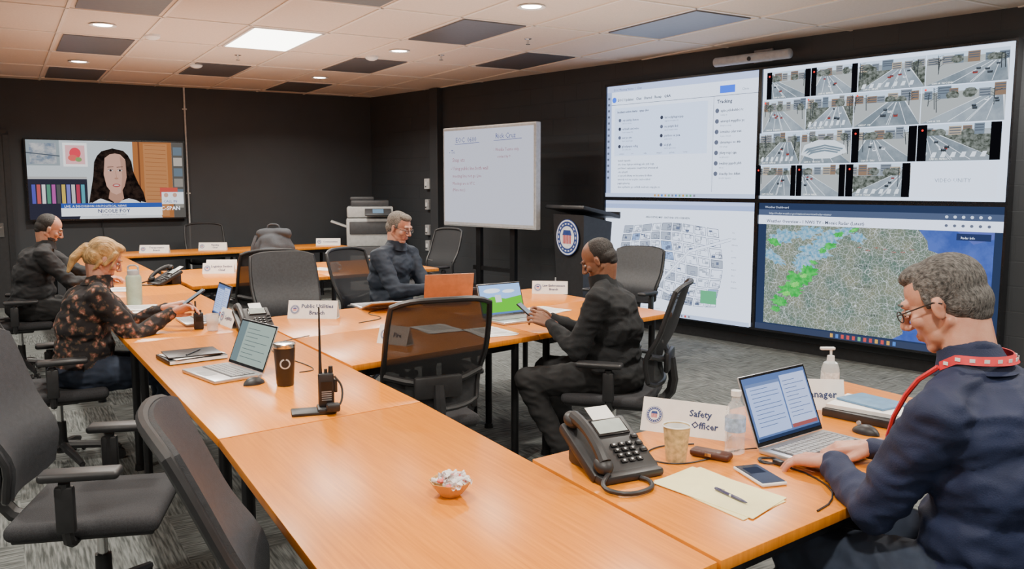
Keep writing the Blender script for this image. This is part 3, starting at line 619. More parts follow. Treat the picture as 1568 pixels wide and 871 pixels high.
def hand(parent,name,wrist,fw,up,side,skin,curl=25,spread=1.0,thumb=0):
    fw=V(fw).normalized(); up=(V(up)-fw*V(up).dot(fw)).normalized(); rt=fw.cross(up)
    R=Matrix((rt,fw,up)).transposed()
    P=[]; w=V(wrist); T=lambda p: w+R@V(p)
    P.append(('c',T((-.010,-.03,0)),T((-.010,.015,0)),.020,.019,0)); P.append(('c',T((.010,-.03,0)),T((.010,.015,0)),.020,.019,0))
    xs=[.031,.0105,-.0105,-.030]; ln=[.074,.083,.077,.060]; 
    for x,L_,k in zip(xs,ln,range(4)):
        x=x*side; P.append(('c',T((x*.55,.015,0)),T((x,.088-(.006 if k==3 else 0)-(.002 if k==0 else 0),.001)),.016,.0115,0))
        p=V((x,.088-(.008 if k==3 else 0),.001)); a=math.radians(curl*(.55+.12*k)); sp=math.radians(8*(x/.03))*spread
        for j,(fr,rr0,rr1) in enumerate(((.46,.0090,.0083),(.30,.0083,.0076),(.24,.0076,.0064))):
            q=p+V((math.sin(sp),math.cos(a),-math.sin(a)))*L_*fr; P.append(('c',T(p),T(q),rr0,rr1,0)); p=q; a+=math.radians(curl*(1.05 if j==0 else .8))
    s=side; th=[V((.018*s,.012,-.006)),V((.042*s,.042,-.014-thumb)),V((.050*s,.070,-.020-thumb)),V((.046*s,.094,-.026-thumb))]
    for (a_,b_,r0,r1) in ((0,1,.018,.0125),(1,2,.0115,.0105),(2,3,.0105,.0082)): P.append(('c',T(th[a_]),T(th[b_]),r0,r1,0))
    P.append(('e',T((.0,.05,-.004)),(.036,.042,.014),R,0))
    return remesh(P,.0028,name,[skin],parent,smooth=2)
def ik(S,W,a,b,hint):
    d=W-S; L=min(d.length,(a+b)*.995); dn=d.normalized(); x=(a*a-b*b+L*L)/(2*L); h=math.sqrt(max(a*a-x*x,1e-6)); hp=(hint-dn*hint.dot(dn)).normalized(); return S+dn*x+hp*h
def skinmat(n,c):
    # mottled skin: broad redness plus fine pores
    m,nt,out=_nt(n); N=nt.nodes; L=nt.links; b=N.new('ShaderNodeBsdfPrincipled'); L.new(b.outputs[0],out.inputs[0]); b.inputs['Roughness'].default_value=.48
    b.inputs['Subsurface Weight'].default_value=.12; b.inputs['Subsurface Radius'].default_value=(.012,.004,.002); b.inputs['Subsurface Scale'].default_value=.5
    tc=N.new('ShaderNodeTexCoord'); a=N.new('ShaderNodeTexNoise'); a.inputs['Scale'].default_value=22; a.inputs['Detail'].default_value=5; L.new(tc.outputs['Object'],a.inputs['Vector'])
    r=N.new('ShaderNodeValToRGB'); e=r.color_ramp.elements; e[0].position=.32; e[1].position=.68; e[0].color=(c[0]*.90,c[1]*.78,c[2]*.74,1); e[1].color=(min(1,c[0]*1.08),c[1]*1.15,c[2]*1.18,1)
    L.new(a.outputs['Fac'],r.inputs[0]); L.new(r.outputs[0],b.inputs['Base Color'])
    p=N.new('ShaderNodeTexNoise'); p.inputs['Scale'].default_value=350; L.new(tc.outputs['Object'],p.inputs['Vector'])
    bu=N.new('ShaderNodeBump'); bu.inputs['Strength'].default_value=.12; bu.inputs['Distance'].default_value=.004; L.new(p.outputs['Fac'],bu.inputs['Height']); L.new(bu.outputs[0],b.inputs['Normal'])
    return m
def person(name,base,f,s,lean,hp,hy,wrists,mats,hairf,knees=None,ankles=None,elb=None,hands=None,bulk=1.0,female=False,extra=None,hroll=0,hoff=(0,0,0),beard=False,glasses=False,feats=None,collar='fold',hs_=.95,shdrop=.012,bend=12):
    shirt,pants,shoe,skin,hairm=mats
    e=bpy.data.objects.new(name,None); COL.objects.link(e); e.location=(base[0],base[1],0); e.rotation_euler=(0,0,hd(f)); e.scale=(s,s,s)
    Minv=(Matrix.Translation((base[0],base[1],0))@Matrix.Rotation(hd(f),4,'Z')@Matrix.Diagonal((s,s,s,1))).inverted()
    M3=Minv.to_3x3()
    lr=math.radians(lean); l2=math.radians(lean+bend)
    ax0=V((0,math.sin(lr-.12),math.cos(lr-.12))); ax=V((0,math.sin(l2),math.cos(l2))); R0=Matrix.Rotation(-lr+.12,3,'X'); R=Matrix.Rotation(-l2,3,'X')
    Pv=V((0,0,.555)); Mi=Pv+ax0*.25; N=Mi+ax*.262
    bk=bulk; P=[]
    P.append(('e',Pv+V((0,-.01,-.01)),(.185*bk,.15*bk,.115),I3,1)); P.append(('e',Pv+ax0*.12+V((0,.015,0)),(.168*bk,.140*bk,.13),R0,0))
    P.append(('e',Mi+V((0,.005,0)),(.172*bk,.132*bk,.15),R0,0)); P.append(('e',Mi+ax*.11,(.183*bk,.128*bk,.13),R,0))
    P.append(('e',Pv+ax0*.03,(.178*bk,.146*bk,.09),R0,0))
    shw=.182*(.90 if female else 1.0)*(.5+.5*bk)
    sh=[N+V((sx*shw,.008,0))-ax*(.062+shdrop) for sx in(-1,1)]
    P.append(('c',sh[0],sh[1],.066,.066,0)); 
    for q in sh: P.append(('c',N-ax*.008,q+ax*.010,.056,.054,0))
    P.append(('c',N-ax*.05,N+ax*.016,.080,.064,0))
    hipx=.10
    kn=knees or [V((-.14,.44,.52)),V((.14,.44,.52))]; an=ankles or [V((-.14,.44,.10)),V((.14,.44,.10))]
    for i,sx in enumerate((-1,1)):
        h=Pv+V((sx*hipx,.02,-.02)); k=V(kn[i]); a=V(an[i])
        P.append(('c',h,k,.098*bk,.072,1)); P.append(('c',k,a,.068,.052,1)); P.append(('c',k,k.lerp(a,.35),.068,.066,1))
        fd=(V((k.x-h.x,k.y-h.y,0))).normalized()
        P.append(('c',a+V((0,0,-.03)),V((a.x,a.y,.038))+fd*.13,.044,.035,2)); P.append(('c',V((a.x,a.y,.04))-fd*.03,V((a.x,a.y,.036))+fd*.16,.038,.03,2))
    hh=[]
    ab=.6+.4*bk
    for i,sx in enumerate((-1,1)):
        W=Minv@V(wrists[i]); hint=V(elb[i]) if elb else V((sx*.5,-.35,-1)); S=sh[i]; E_=ik(S,W,.295,.262,hint)
        W2=S+ (W-S).normalized()*min((W-S).length,.555)
        dW=(W2-E_).normalized(); P.append(('c',S,E_,.066*ab,.055*ab,0)); P.append(('c',E_,W2-dW*.02,.054*ab,.037,0)); P.append(('c',W2-dW*.035,W2-dW*.015,.037,.036,0)); hh.append((W2,dW))
    shirtseed=random.random()*50
    def wr(co):
        if co.z<.12: return 0
        q=V((co.x*7,co.y*7,co.z*12+shirtseed)); a=noise.noise(q); b_=noise.noise(q*2.1+V((3,1,7))); c_=noise.noise(q*4.5)
        return .010*(.5-abs(a)*2.0)+.007*(.35-abs(b_)*1.6)+.0015*c_
    remesh(P,.0085,'body',[shirt,pants,shoe],e,smooth=4,fn=wr)
    for i,sx in enumerate((-1,1)):
        W2,dW=hh[i]; hs=(hands or [{},{}])[i]
        fw=M3@V(hs['fw']) if 'fw' in hs else dW+V((0,0,-.05)); up=M3@V(hs['up']) if 'up' in hs else V((0,0,1))
        hand(e,'hand_'+('left' if sx<0 else 'right'),W2,fw,up,-sx,skin,hs.get('curl',28),thumb=hs.get('thumb',0))
    HR=Matrix.Rotation(math.radians(hy),3,'Z')@Matrix.Rotation(math.radians(-hp),3,'X')@Matrix.Rotation(math.radians(hroll),3,'Y')
    HC=N+V((0,.035,.130))+V(hoff)
    ls=(.92 if female else hs_); T=lambda p: HC+HR@V(p); Hh=[]
    def e_(c,r,m=0,R_=I3): Hh.append(('e',T(V(c)*ls),tuple(x*ls for x in r),HR@R_,m))
    def c_(a,b,r0,r1,m=0): Hh.append(('c',T(V(a)*ls),T(V(b)*ls),r0*ls,r1*ls,m))
    e_((0,-.018,.038),(.076,.098,.084)); e_((0,.024,-.018),(.063,.064,.085)); e_((0,.022,-.066),(.058,.056,.044)); e_((0,.062,-.092),(.025,.021,.020))
    for sx in(-1,1): c_((sx*.056,-.01,-.045),(sx*.022,.060,-.094),.016,.014)
    c_((0,.086,.022),(0,.112,-.020),.0078,.0115); e_((0,.109,-.024),(.0125,.012,.010)); [e_((sx*.0125,.099,-.028),(.0095,.011,.0085)) for sx in(-1,1)]
    c_((-.036,.078,.031),(.036,.078,.031),.0115,.0115); [e_((sx*.040,.058,-.020),(.022,.024,.022)) for sx in(-1,1)]
    e_((0,.074,-.058),(.028,.018,.020))
    c_((-.019,.086,-.055),(.019,.086,-.055),.0050,.0050,1); c_((-.016,.085,-.064),(.016,.085,-.064),.0062,.0062,1)
    for sx in(-1,1): e_((sx*.077,-.004,-.008),(.0075,.015,.028),0,Rz(-sx*18)); e_((sx*.080,-.011,.002),(.0055,.010,.017),0,Rz(-sx*25))
    Hh.append(('c',T(V((0,-.030,-.05))*ls),N+ax*.0,.060*ls,.066*ls,0)); 
    hm=[skin,M(name+'_lips',(.42,.15,.12) if not feats else feats,.5)]
    if beard: hm.append(hairm); e_((0,.030,-.074),(.0595,.055,.043),2); e_((0,.066,-.096),(.027,.022,.023),2); c_((-.02,.091,-.045),(.02,.091,-.045),.005,.005,2)
    remesh(Hh,.0032,'head',hm,e,smooth=2)
    eb=B('eyes'); EW=M('eye_white',(.75,.73,.7),.3); EI=M('iris',(.06,.04,.03),.2)
    for sx in(-1,1):
        eb.ell(T(V((sx*.031,.0800,.009))*ls),(.0125,.010,.0070),EW,HR,u=14,v=10); eb.ell(T(V((sx*.031,.0880,.006))*ls),(.0055,.003,.0050),EI,HR,u=12,v=8)
        eb.tube([T(V((sx*.014,.091,.033))*ls),T(V((sx*.032,.0925,.037))*ls),T(V((sx*.050,.080,.031))*ls)],.0030,hairm,6); eb.tube([T(V((sx*.017,.086,.0145))*ls),T(V((sx*.031,.0915,.0155))*ls),T(V((sx*.046,.081,.012))*ls)],.0034,skin,6); eb.tube([T(V((sx*.018,.085,.001))*ls),T(V((sx*.031,.089,.0))*ls),T(V((sx*.045,.080,.001))*ls)],.0026,skin,6)
    eb.done(parent=e)
    if hairf:
        Q=[]
        def he(c,r,R_=I3): Q.append(('e',T(V(c)*ls),tuple(x*ls for x in r),HR@R_,0))
        def hc(a,b,r0,r1): Q.append(('c',T(V(a)*ls),T(V(b)*ls),r0*ls,r1*ls,0))
        hairf(he,hc)
        if female: fnh=lambda co: .0022*noise.noise(V((co.x*120,co.y*35,co.z*30)))
        else: fnh=lambda co: .0006*noise.noise(V((co.x*160,co.y*60,co.z*60)))
        remesh(Q,.0034,'hair',[hairm],e,smooth=2,fn=fnh)
    if glasses:
        g=B('eyeglasses'); LENS=M('lens',(.9,.95,1),.05,alpha=.12)
        for sx in(-1,1):
            pts=[T(V((sx*.032+.021*math.cos(2*math.pi*k/16),.102,.006+.015*math.sin(2*math.pi*k/16)))*ls) for k in range(17)]
            g.tube(pts,.0014,BLACK,6); g.tube([T(V((sx*.053,.101,.012))*ls),T(V((sx*.074,.07,.012))*ls),T(V((sx*.083,.0,.012))*ls),T(V((sx*.084,-.02,.002))*ls)],.0018,BLACK,6)
            g.poly([T(V((sx*.032+.020*math.cos(2*math.pi*k/16),.102,.006+.014*math.sin(2*math.pi*k/16)))*ls) for k in range(16)],LENS)
        g.tube([T(V((-.011,.102,.010))*ls),T(V((0,.106,.013))*ls),T(V((.011,.102,.010))*ls)],.0013,BLACK,6); g.done(parent=e)
    cb=B('collar'); 
    def ring(u,v):
        a=2*math.pi*u
        if collar=='fold': rr=.082-.012*v+.012*(1-v)**2; return N+V((math.cos(a)*rr,math.sin(a)*rr-.002,0))+ax*(-.008+.058*v-.028*max(0,math.sin(a)))
        rr=.080-.004*v; return N+V((math.cos(a)*rr,math.sin(a)*rr+.006,0))+ax*(-.02+.080*v-.025*max(0,math.sin(a)))
    cb.grid(ring,32,5,shirt,thick=.005); cb.done(parent=e)
    if extra: extra(e,N,ax,T,HR,hh)
    return e,HC,T
def short_hair(he,hc):
    he((0,-.024,.042),(.0790,.0970,.0825)); he((0,-.052,-.012),(.0730,.064,.062)); he((0,-.060,-.045),(.056,.042,.036)); he((0,.024,.092),(.056,.052,.030)); [hc((sx*.069,.014,.03),(sx*.070,.016,.006),.010,.007) for sx in(-1,1)]; 
def crop_hair(he,hc):
    he((0,-.026,.040),(.0775,.0940,.0830)); he((0,-.05,-.005),(.072,.067,.060)); he((0,-.062,-.04),(.056,.042,.036))
def pony_hair(he,hc):
    he((0,-.024,.048),(.084,.100,.085)); he((0,-.055,-.005),(.080,.074,.074)); he((0,-.120,.015),(.030,.034,.034)); hc((0,-.135,.0),(.01,-.155,-.07),.026,.026); hc((.01,-.155,-.07),(.012,-.145,-.16),.026,.010); hc((-.02,-.13,-.03),(-.022,-.14,-.13),.016,.007)
    for sx in(-1,1): hc((sx*.066,.050,.05),(sx*.073,.050,-.04),.008,.005); hc((sx*.068,.035,.06),(sx*.080,.010,-.025),.018,.013); hc((sx*.076,-.02,-.02),(sx*.070,-.03,-.08),.016,.008)
    he((0,.034,.098),(.052,.052,.030))
SK1=skinmat('skin_fair',(.58,.29,.20)); SK2=skinmat('skin_brown',(.25,.11,.06)); SK3=skinmat('skin_tan',(.48,.23,.145))
NAVY=M('navy_shirt',(.007,.014,.050),.75,var=.15,scale=8,bump=.15,bscale=300); BLKF=M('black_fleece',(.010,.011,.013),.9,var=.2,scale=10,bump=.2,bscale=200); BLKS=M('black_shirt',(.009,.009,.011),.8)
SLATE=M('slate_jacket',(.014,.022,.038),.8); JEANS=M('dark_jeans',(.018,.027,.05),.85,var=.2); BPANT=M('black_trousers',(.010,.010,.011),.85); BOOT=M('black_boot',(.015,.015,.015),.4)
HG=M('grey_hair',(.105,.098,.092),.8,var=.8,scale=60,bump=.6,bscale=120,stretch=(5,1.5,1.5)); HD=M('dark_hair',(.018,.013,.011),.6,var=.4,scale=90,bump=.5,bscale=250); HB=M('blond_hair',(.46,.27,.10),.55,var=.45,scale=14,bump=.8,bscale=30,stretch=(8,1.5,1.5)); HS=M('silver_hair',(.19,.165,.14),.7,var=.6,scale=60,bump=.7,bscale=120,stretch=(5,1.5,1.5))
def floral():
    m,nt,out=_nt('floral_fabric'); N=nt.nodes; L=nt.links; b=N.new('ShaderNodeBsdfPrincipled'); L.new(b.outputs[0],out.inputs[0]); b.inputs['Roughness'].default_value=.9
    tc=N.new('ShaderNodeTexCoord'); n=N.new('ShaderNodeTexNoise'); n.inputs['Scale'].default_value=30; L.new(tc.outputs['Object'],n.inputs['Vector'])
    mx=N.new('ShaderNodeMixRGB'); mx.inputs[0].default_value=.06; L.new(tc.outputs['Object'],mx.inputs[1]); L.new(n.outputs['Color'],mx.inputs[2])
    v=N.new('ShaderNodeTexVoronoi'); v.inputs['Scale'].default_value=24; L.new(mx.outputs[0],v.inputs['Vector'])
    r=N.new('ShaderNodeValToRGB'); e=r.color_ramp.elements; e[0].position=.05; e[0].color=(.46,.28,.19,1); e[1].position=.50; e[1].color=(.012,.009,.010,1); x=e.new(.22); x.color=(.20,.065,.05,1); x=e.new(.36); x.color=(.07,.045,.025,1)
    L.new(v.outputs['Distance'],r.inputs[0]); L.new(r.outputs[0],b.inputs['Base Color']); return m
FL=floral()
fR=V((-.61,.79)).normalized()
def lan(e,N,ax,T,HR,hh):
    b=B('lanyard')
    # thin strap round the collar, both ends dropping to the chest
    def path(u):
        a=math.radians(-200+u*220); s=math.sin(a)
        return a,N+V((math.cos(a)*.094,s*.094-.002,0))+ax*(.016-.050*max(0,s+.15))
    def rib(u,v):
        a,p=path(u); return p+V((math.cos(a),math.sin(a),0))*.006*(1-v)+ax*(.020*v)
    b.grid(rib,40,2,REDM,thick=.002)
    for k in range(12):
        a,p=path(.06+k*.078); b.box(p+V((math.cos(a),math.sin(a),0))*.0055+ax*.010,(.011,.0014,.008),WHITE,Matrix.Rotation(a+math.pi/2,3,'Z'))
    for sx in(-1,1): b.tube([N+V((sx*.094,.032,.0)),N+V((sx*.095,.09,-.05)),N+V((sx*.055,.165,-.18)),N+V((0,.19,-.29))],.006,REDM,6,smooth=1)
    b.box(N+V((0,.195,-.33)),(.06,.004,.09),WHITE,Rx(-15),bev=.002)
    b.done(parent=e)
person('seated_man',(1.235,2.045),fR,1.09,9,27,12,[(.93,2.40,.80),(1.10,2.54,.80)],(NAVY,JEANS,BOOT,SK1,HG),short_hair,bulk=1.12,glasses=True,extra=lan,hs_=.93,shdrop=.040,bend=10,hoff=(0,.038,.004),
   hands=[{'fw':(-.55,.55,-.12),'curl':26},{'fw':(-.85,.25,-.12),'curl':26}],elb=[(-.6,-.4,-1),(.6,-.4,-1)])
chair((1.27,1.99),fR)
fM=V((-.95,.31)).normalized()
person('seated_man',(.57,4.68),fM,1.0,4,32,2,[(.21,4.70,.83),(.22,4.90,.83)],(BLKF,BPANT,BOOT,SK2,HD),crop_hair,bulk=1.16,collar='stand',
   hands=[{'fw':(-.8,.25,.35),'up':(-.3,-.6,.6),'curl':35},{'fw':(-.8,-.1,.35),'up':(-.3,.6,.6),'curl':35}],feats=(.20,.06,.045),knees=[V((-.20,.45,.52)),V((.16,.44,.52))],ankles=[V((-.20,.22,.10)),V((.18,.27,.10))])
chair((.57,4.68),fM)
fG=V((.88,-.47)).normalized()
person('seated_man',(-.98,6.78),fG,1.06,4,20,0,[(-.58,6.60,.82),(-.62,6.42,.82)],(SLATE,BPANT,BOOT,SK1,HS),short_hair,glasses=True,bulk=1.1,hoff=(0,0,.008))
chair((-1.05,6.82),fG)
fL=V((.87,.49)).normalized()
person('seated_woman',(-2.47,4.79),fL,1.0,10,30,0,[(-2.08,5.10,.87),(-1.99,4.92,.86)],(FL,JEANS,BOOT,SK1,HB),pony_hair,female=True,hands=[{'fw':(.8,.2,.2),'curl':35},{'fw':(.8,.4,.25),'up':(-.3,.4,.7),'curl':35}],bulk=1.12)
chair((-2.58,4.73),fL)
person('seated_man',(-4.06,7.10),fL,1.05,12,28,0,[(-3.55,7.45,.80),(-3.50,7.25,.80)],(BLKS,BPANT,BOOT,SK3,HD),crop_hair,beard=True,bulk=1.15)
chair((-4.14,7.06),fL)

# ------------------------------------------------------------------ props
def laptop(c,u,mdraw=None,body=SILVER,ang=108,w=.33,dp=.225,lidback=None,name='laptop'):
    b=B(name); b.box((0,0,.009),(w,dp,.016),body,bev=.005); kb=BLACK
    b.box((0,.03,.0175),(w*.88,dp*.5,.001),kb)
    for r in range(5):
        for k in range(13): b.box((-w*.42+(k+.5)*w*.84/13,.075-r*.021,.0188),(w*.84/13-.004,.017,.002),GREY if body==SILVER else BLACK)
    b.box((0,-.07,.0175),(.1,.06,.0008),GREY)
    a=math.radians(ang-90); up=V((0,math.sin(a),math.cos(a))); h=dp*.97; o=V((0,dp/2,.016)); nrm=V((0,-math.cos(a),math.sin(a)))
    R=Matrix((V((1,0,0)),up,V((1,0,0)).cross(up))).transposed()
    b.box(o+up*h/2-nrm*.003,(w,h,.006),lidback or body,R,bev=.0025)
    fr=Matrix((V((1,0,0)),up,nrm)).transposed().to_4x4(); fr.translation=o+V((-w/2,0,0))+nrm*.0012
    b.poly([(.001,.003,0),(w-.001,.003,0),(w-.001,h-.002,0),(.001,h-.002,0)],BLACKG,fr)
    cv=Canvas(b,fr@Matrix.Translation((.008,.016,0)),w-.016,h-.026,.0004)
    if mdraw: mdraw(cv)
    return b.done(loc=(c[0],c[1],TT),rz=hd((-u[0],-u[1])))
def scr_doc(cv):
    cv.rect(0,0,1,1,E((.10,.17,.40),1.3)); cv.rect(.03,.10,.55,.92,E((.40,.52,.85),1.5)); cv.rect(.57,.06,.98,.92,E((.45,.55,.85),1.5)); cv.rect(.03,.10,.55,.15,E((.2,.3,.6),1)); cv.rect(.57,.86,.98,.92,E((.45,.12,.12),1))
    for k in range(10): cv.line(.08,.2+k*.065,.5 if k%3 else .35,.2+k*.065,.002,E((.12,.18,.4),1)); cv.line(.6,.16+k*.065,.93 if k%2 else .8,.16+k*.065,.002,E((.12,.18,.4),1))
    cv.rect(0,.95,1,1,navy)
def scr_field(cv):
    cv.rect(0,0,1,1,E((.25,.45,.85),1.8)); cv.poly([(0,.5),(.3,.4),(.6,.5),(1,.42),(1,1),(0,1)],E((.10,.50,.02),1.6)); cv.ell(.3,.2,.2,.08,E((.8,.85,.95),1.8)); cv.ell(.7,.25,.15,.06,E((.8,.85,.95),1.8)); cv.rect(.35,.35,.5,.6,E((.7,.75,.8),1.4)); cv.rect(0,.94,1,1,E((.1,.2,.5),1.3))
def scr_mail(cv):
    cv.rect(0,0,1,1,E((.40,.50,.45),1.1)); cv.rect(0,0,.2,1,E((.2,.28,.3),1)); 
    for k in range(8): cv.line(.25,.15+k*.1,.9 if k%2 else .6,.15+k*.1,.003,E((.15,.2,.2),1))
laptop((1.00,2.64),(.61,-.79),scr_doc,ang=112,w=.36,dp=.24)
laptop((-1.31,3.76),(-.72,-.69),scr_mail,ang=112,w=.34)
laptop((-1.96,5.26),(-.847,-.53),scr_doc,ang=105,lidback=BLACK)
laptop((-.50,6.14),(-.35,.94),scr_doc,ang=105,w=.36,lidback=M('bronze_lid',(.42,.20,.11),.4,metal=.3))
laptop((.02,5.30),(.60,-.80),scr_field,ang=108,w=.34)
laptop((-.95,5.95),(-.5,.86),None,ang=165)
def deskphone(c,u,sc=1.0):
    b=B('desk_phone'); 
    R=Rx(28); b.box((0,.02,.055),(.20,.20,.03),BLACK,R,bev=.01); b.box((0,.07,.04),(.14,.08,.08),BLACK,bev=.01); b.box((0,-.075,.012),(.19,.05,.022),BLACK,bev=.008)
    def Q(x,y,z=0): return V((0,.02,.055))+R@V((x,y,.015+z))
    b.box(Q(.03,.055,.002),(.10,.06,.006),BLACKG,R,bev=.002); b.box(Q(.03,.055,.006),(.088,.048,.001),M('lcd',(.35,.4,.38),.3),R)
    for r in range(4):
        for k in range(3): b.box(Q(.005+k*.024,-.012-r*.019,.003),(.018,.012,.006),BLKMETAL,R,bev=.002); b.box(Q(.005+k*.024,-.012-r*.019,.0068),(.005,.005,.0005),WHITE,R)
    for r in range(3): b.box(Q(.083,.01-r*.025,.003),(.02,.014,.005),BLKMETAL,R,bev=.002)
    b.tube([Q(-.072,-.085,.028),Q(-.072,-.05,.04),Q(-.072,.0,.045),Q(-.072,.05,.04),Q(-.072,.085,.028)],[.018,.016,.015,.016,.018],BLACK,10,smooth=1)
    b.ell(Q(-.072,-.085,.018),(.025,.028,.02),BLACK,R); b.ell(Q(-.072,.085,.018),(.025,.028,.02),BLACK,R)
    b.tube([(-.07,-.09,.03),(-.12,-.13,.012),(-.08,-.19,.008),(.0,-.18,.008),(.03,-.13,.008),(.02,-.10,.008)],.006,BLACK,8,smooth=2)
    b.box(Q(.03,.11,.004),(.07,.05,.001),PAPER,R)
    o=b.done(loc=(c[0],c[1],TT),rz=hd((-u[0],-u[1]))); o.scale=(sc,)*3; return o
deskphone((.30,2.47),(.45,-.89),1.15); deskphone((-1.52,4.95),(.5,-.86),1.05); deskphone((-3.0,7.28),(-.7,-.7),1.1)
def namecard(c,n,lines,w=.28,h=.105,sz=.034,sealr=.03,tx_=.03):
    b=B('name_card'); a=math.radians(20); d=h*math.sin(a); H_=h*math.cos(a)
    for s in(1,-1):
        yv=V((0,s*math.sin(a),math.cos(a))); R=Matrix((V((1,0,0)),yv,V((1,0,0)).cross(yv))).transposed()
        b.box((0,-s*d/2,H_/2),(w,h,.0012),CARD,R)
    yv=V((0,math.sin(a),math.cos(a))); R=Matrix((V((1,0,0)),yv,V((1,0,0)).cross(yv))).transposed()
    b.box((0,0,.0006),(w,d*2,.001),CARD)
    F=R.to_4x4(); F.translation=V((0,-d,0))
    if sealr: seal(b,F@V((-w/2+.045,h*.5,.0015)),sealr,R,.0008)
    y=h*.5+(len(lines)-1)*sz*.6-sz*.3
    for t_ in lines: b.text(t_,F@Matrix.Translation((tx_ if sealr else 0,y,.0018)),sz,INK,'CENTER',.0008); y-=sz*1.2
    return b.done(loc=(c[0],c[1],TT),rz=hd((-n[0],-n[1])),smooth=False)
namecard((.60,2.86),(-.45,-.89),['Safety','    Officer'],w=.30,h=.118,sz=.032,tx_=.055)
namecard((1.13,3.20),(-.10,-1),['   Manager'],w=.28,h=.118,sz=.038)
namecard((-1.28,5.42),(-.05,-1),['Public Utilities','Branch'],w=.32,h=.12,sz=.036)
namecard((-1.72,5.12),(-.8,-.6),['Logistics'],w=.26)
namecard((.30,6.66),(-.1,-1),['Law Enforcement','Branch'],w=.28,sz=.025)
namecard((-.63,4.52),(-.5,-.86),['Fire'],w=.2)
namecard((-2.85,8.22),(.1,-1),['Logistics Section','Chief'],w=.30,sz=.03)
namecard((-4.52,10.72),(.1,-1),['Transportation','Branch'],w=.36,sz=.03); namecard((-3.95,11.2),(.1,-1),['Planning','Chief'],w=.36,sz=.03); namecard((-2.62,12.1),(.1,-1),['Communications'],w=.34,sz=.03); namecard((-2.95,8.6),(.1,-1),['Finance'],w=.3,sz=.03,sealr=0)
b=B('two_way_radio'); b.box((0,0,.012),(.07,.09,.024),BLACK,bev=.008); b.box((-.06,.0,.006),(.14,.09,.012),BLACK,bev=.004); b.box((0,0,.085),(.058,.036,.13),BLACK,bev=.008); b.cyl((.018,0,.15),(.018,0,.175),.009,.008,BLACK); b.cyl((0,0,.15),(0,0,.165),.006,.006,BLACK); b.tube([(-.02,0,.15),(-.02,0,.2),(-.019,0,.40)],[.007,.0055,.003],BLACK,8); b.box((0,-.019,.1),(.04,.002,.04),BLKMETAL)
for k in range(5): b.box((0,-.0195,.05+k*.008),(.036,.002,.003),GREY)
b.box((.035,0,.1),(.012,.025,.05),BLACK,bev=.003); b.box((.02,-.055,.03),(.05,.04,.03),BLACK,bev=.008); b.tube([(.03,-.02,.14),(.06,-.03,.1),(.05,-.06,.04),(.02,-.06,.03)],.004,BLACK,8,smooth=2); b.done(loc=(-.70,3.13,TT),rz=.3)
b=B('handheld_radio'); b.box((0,0,.05),(.055,.035,.1),BLACK,bev=.007); b.cyl((-.015,0,.1),(-.015,0,.17),.006,.005,BLACK); b.cyl((.012,0,.1),(.012,0,.115),.006,.006,BLACK); b.box((0,-.018,.065),(.035,.002,.03),BLKMETAL); b.done(loc=(-1.86,4.98,TT),rz=.4)
b=B('handheld_radio'); b.box((0,0,.05),(.06,.035,.1),BLACK,bev=.007); b.cyl((-.015,0,.1),(-.015,0,.19),.007,.005,BLACK); b.cyl((.012,0,.1),(.012,0,.115),.006,.006,BLACK); b.box((0,-.018,.065),(.035,.002,.03),BLKMETAL); b.done(loc=(-.28,6.25,TT),rz=.0)
b=B('travel_tumbler'); TB=M('tumbler_black',(.02,.02,.022),.35); b.lathe([(0,0),(.034,0),(.036,.005),(.043,.12),(.046,.165),(.043,.168),(0,.168)],TB); b.lathe([(.047,.165),(.048,.172),(.048,.18),(.044,.184),(.03,.186),(0,.186)],CHROME); b.cyl((.0,-.040,.10),(.0,-.0425,.10),.022,.022,LGREY,24); b.cyl((0,-.0405,.10),(.0,-.0433,.10),.016,.016,TB,24); b.done(loc=(-.97,3.56,TT),rz=.3)
b=B('steel_water_bottle'); GM=M('sage_enamel',(.34,.40,.30),.4); b.lathe([(0,0),(.042,0),(.044,.01),(.044,.19),(.036,.205),(0,.205)],GM); b.lathe([(.03,.2),(.034,.205),(.034,.235),(.028,.24),(0,.24)],GREY); b.tube([(-.03,0,.23),(-.03,0,.27),(.03,0,.27),(.03,0,.23)],.006,GREY,8,smooth=1); o=b.done(loc=(-2.70,6.02,TT)); o.scale=(1.2,1.2,1.05)
b=B('plastic_cup'); GL=M('clear_plastic',(.9,.9,.9),.1,alpha=.35); b.lathe([(0,.002),(.03,.002),(.038,.1),(.036,.1),(.029,.006)],GL); b.lathe([(0,.055),(.033,.055)],M('tea',(.5,.25,.08),.2)); b.done(loc=(-1.76,4.93,TT))
b=B('notebook'); b.box((0,0,.012),(.22,.28,.02),BLACK,bev=.003); b.box((.003,0,.012),(.218,.275,.014),PAPER); b.box((.01,-.0,.026),(.19,.25,.002),PAPER,Rz(8)); b.box((0,0,.031),(.20,.25,.006),BLKMETAL,Rz(-6),bev=.002); b.tube([(-.03,.05,.037),(.08,-.05,.037)],.004,BLACK,8); b.done(loc=(-1.58,4.12,TT),rz=-.9)
def mouse(c,rz):
    b=B('computer_mouse')
    def f(u,v):
        a=math.pi*u; r=max(math.sin(math.pi*v),0)**.6; return (.03*r*math.cos(a),(v-.5)*.105,.034*r*math.sin(a)*(1-.2*v)+.001)
    b.grid(f,14,14,BLACK); b.cyl((-.003,.028,.030),(.003,.028,.030),.008,.008,GREY); b.done(loc=(c[0],c[1],TT),rz=rz,recalc=True)
mouse((-1.11,3.58),-.7); mouse((1.22,2.85),.6)
b=B('candy_bowl'); BW=M('bamboo_bowl',(.60,.34,.10),.5); b.lathe([(0,.004),(.025,.0),(.03,.004),(.045,.022),(.057,.042),(.055,.042),(.042,.024),(.026,.008),(0,.007)],BW,seg=8)
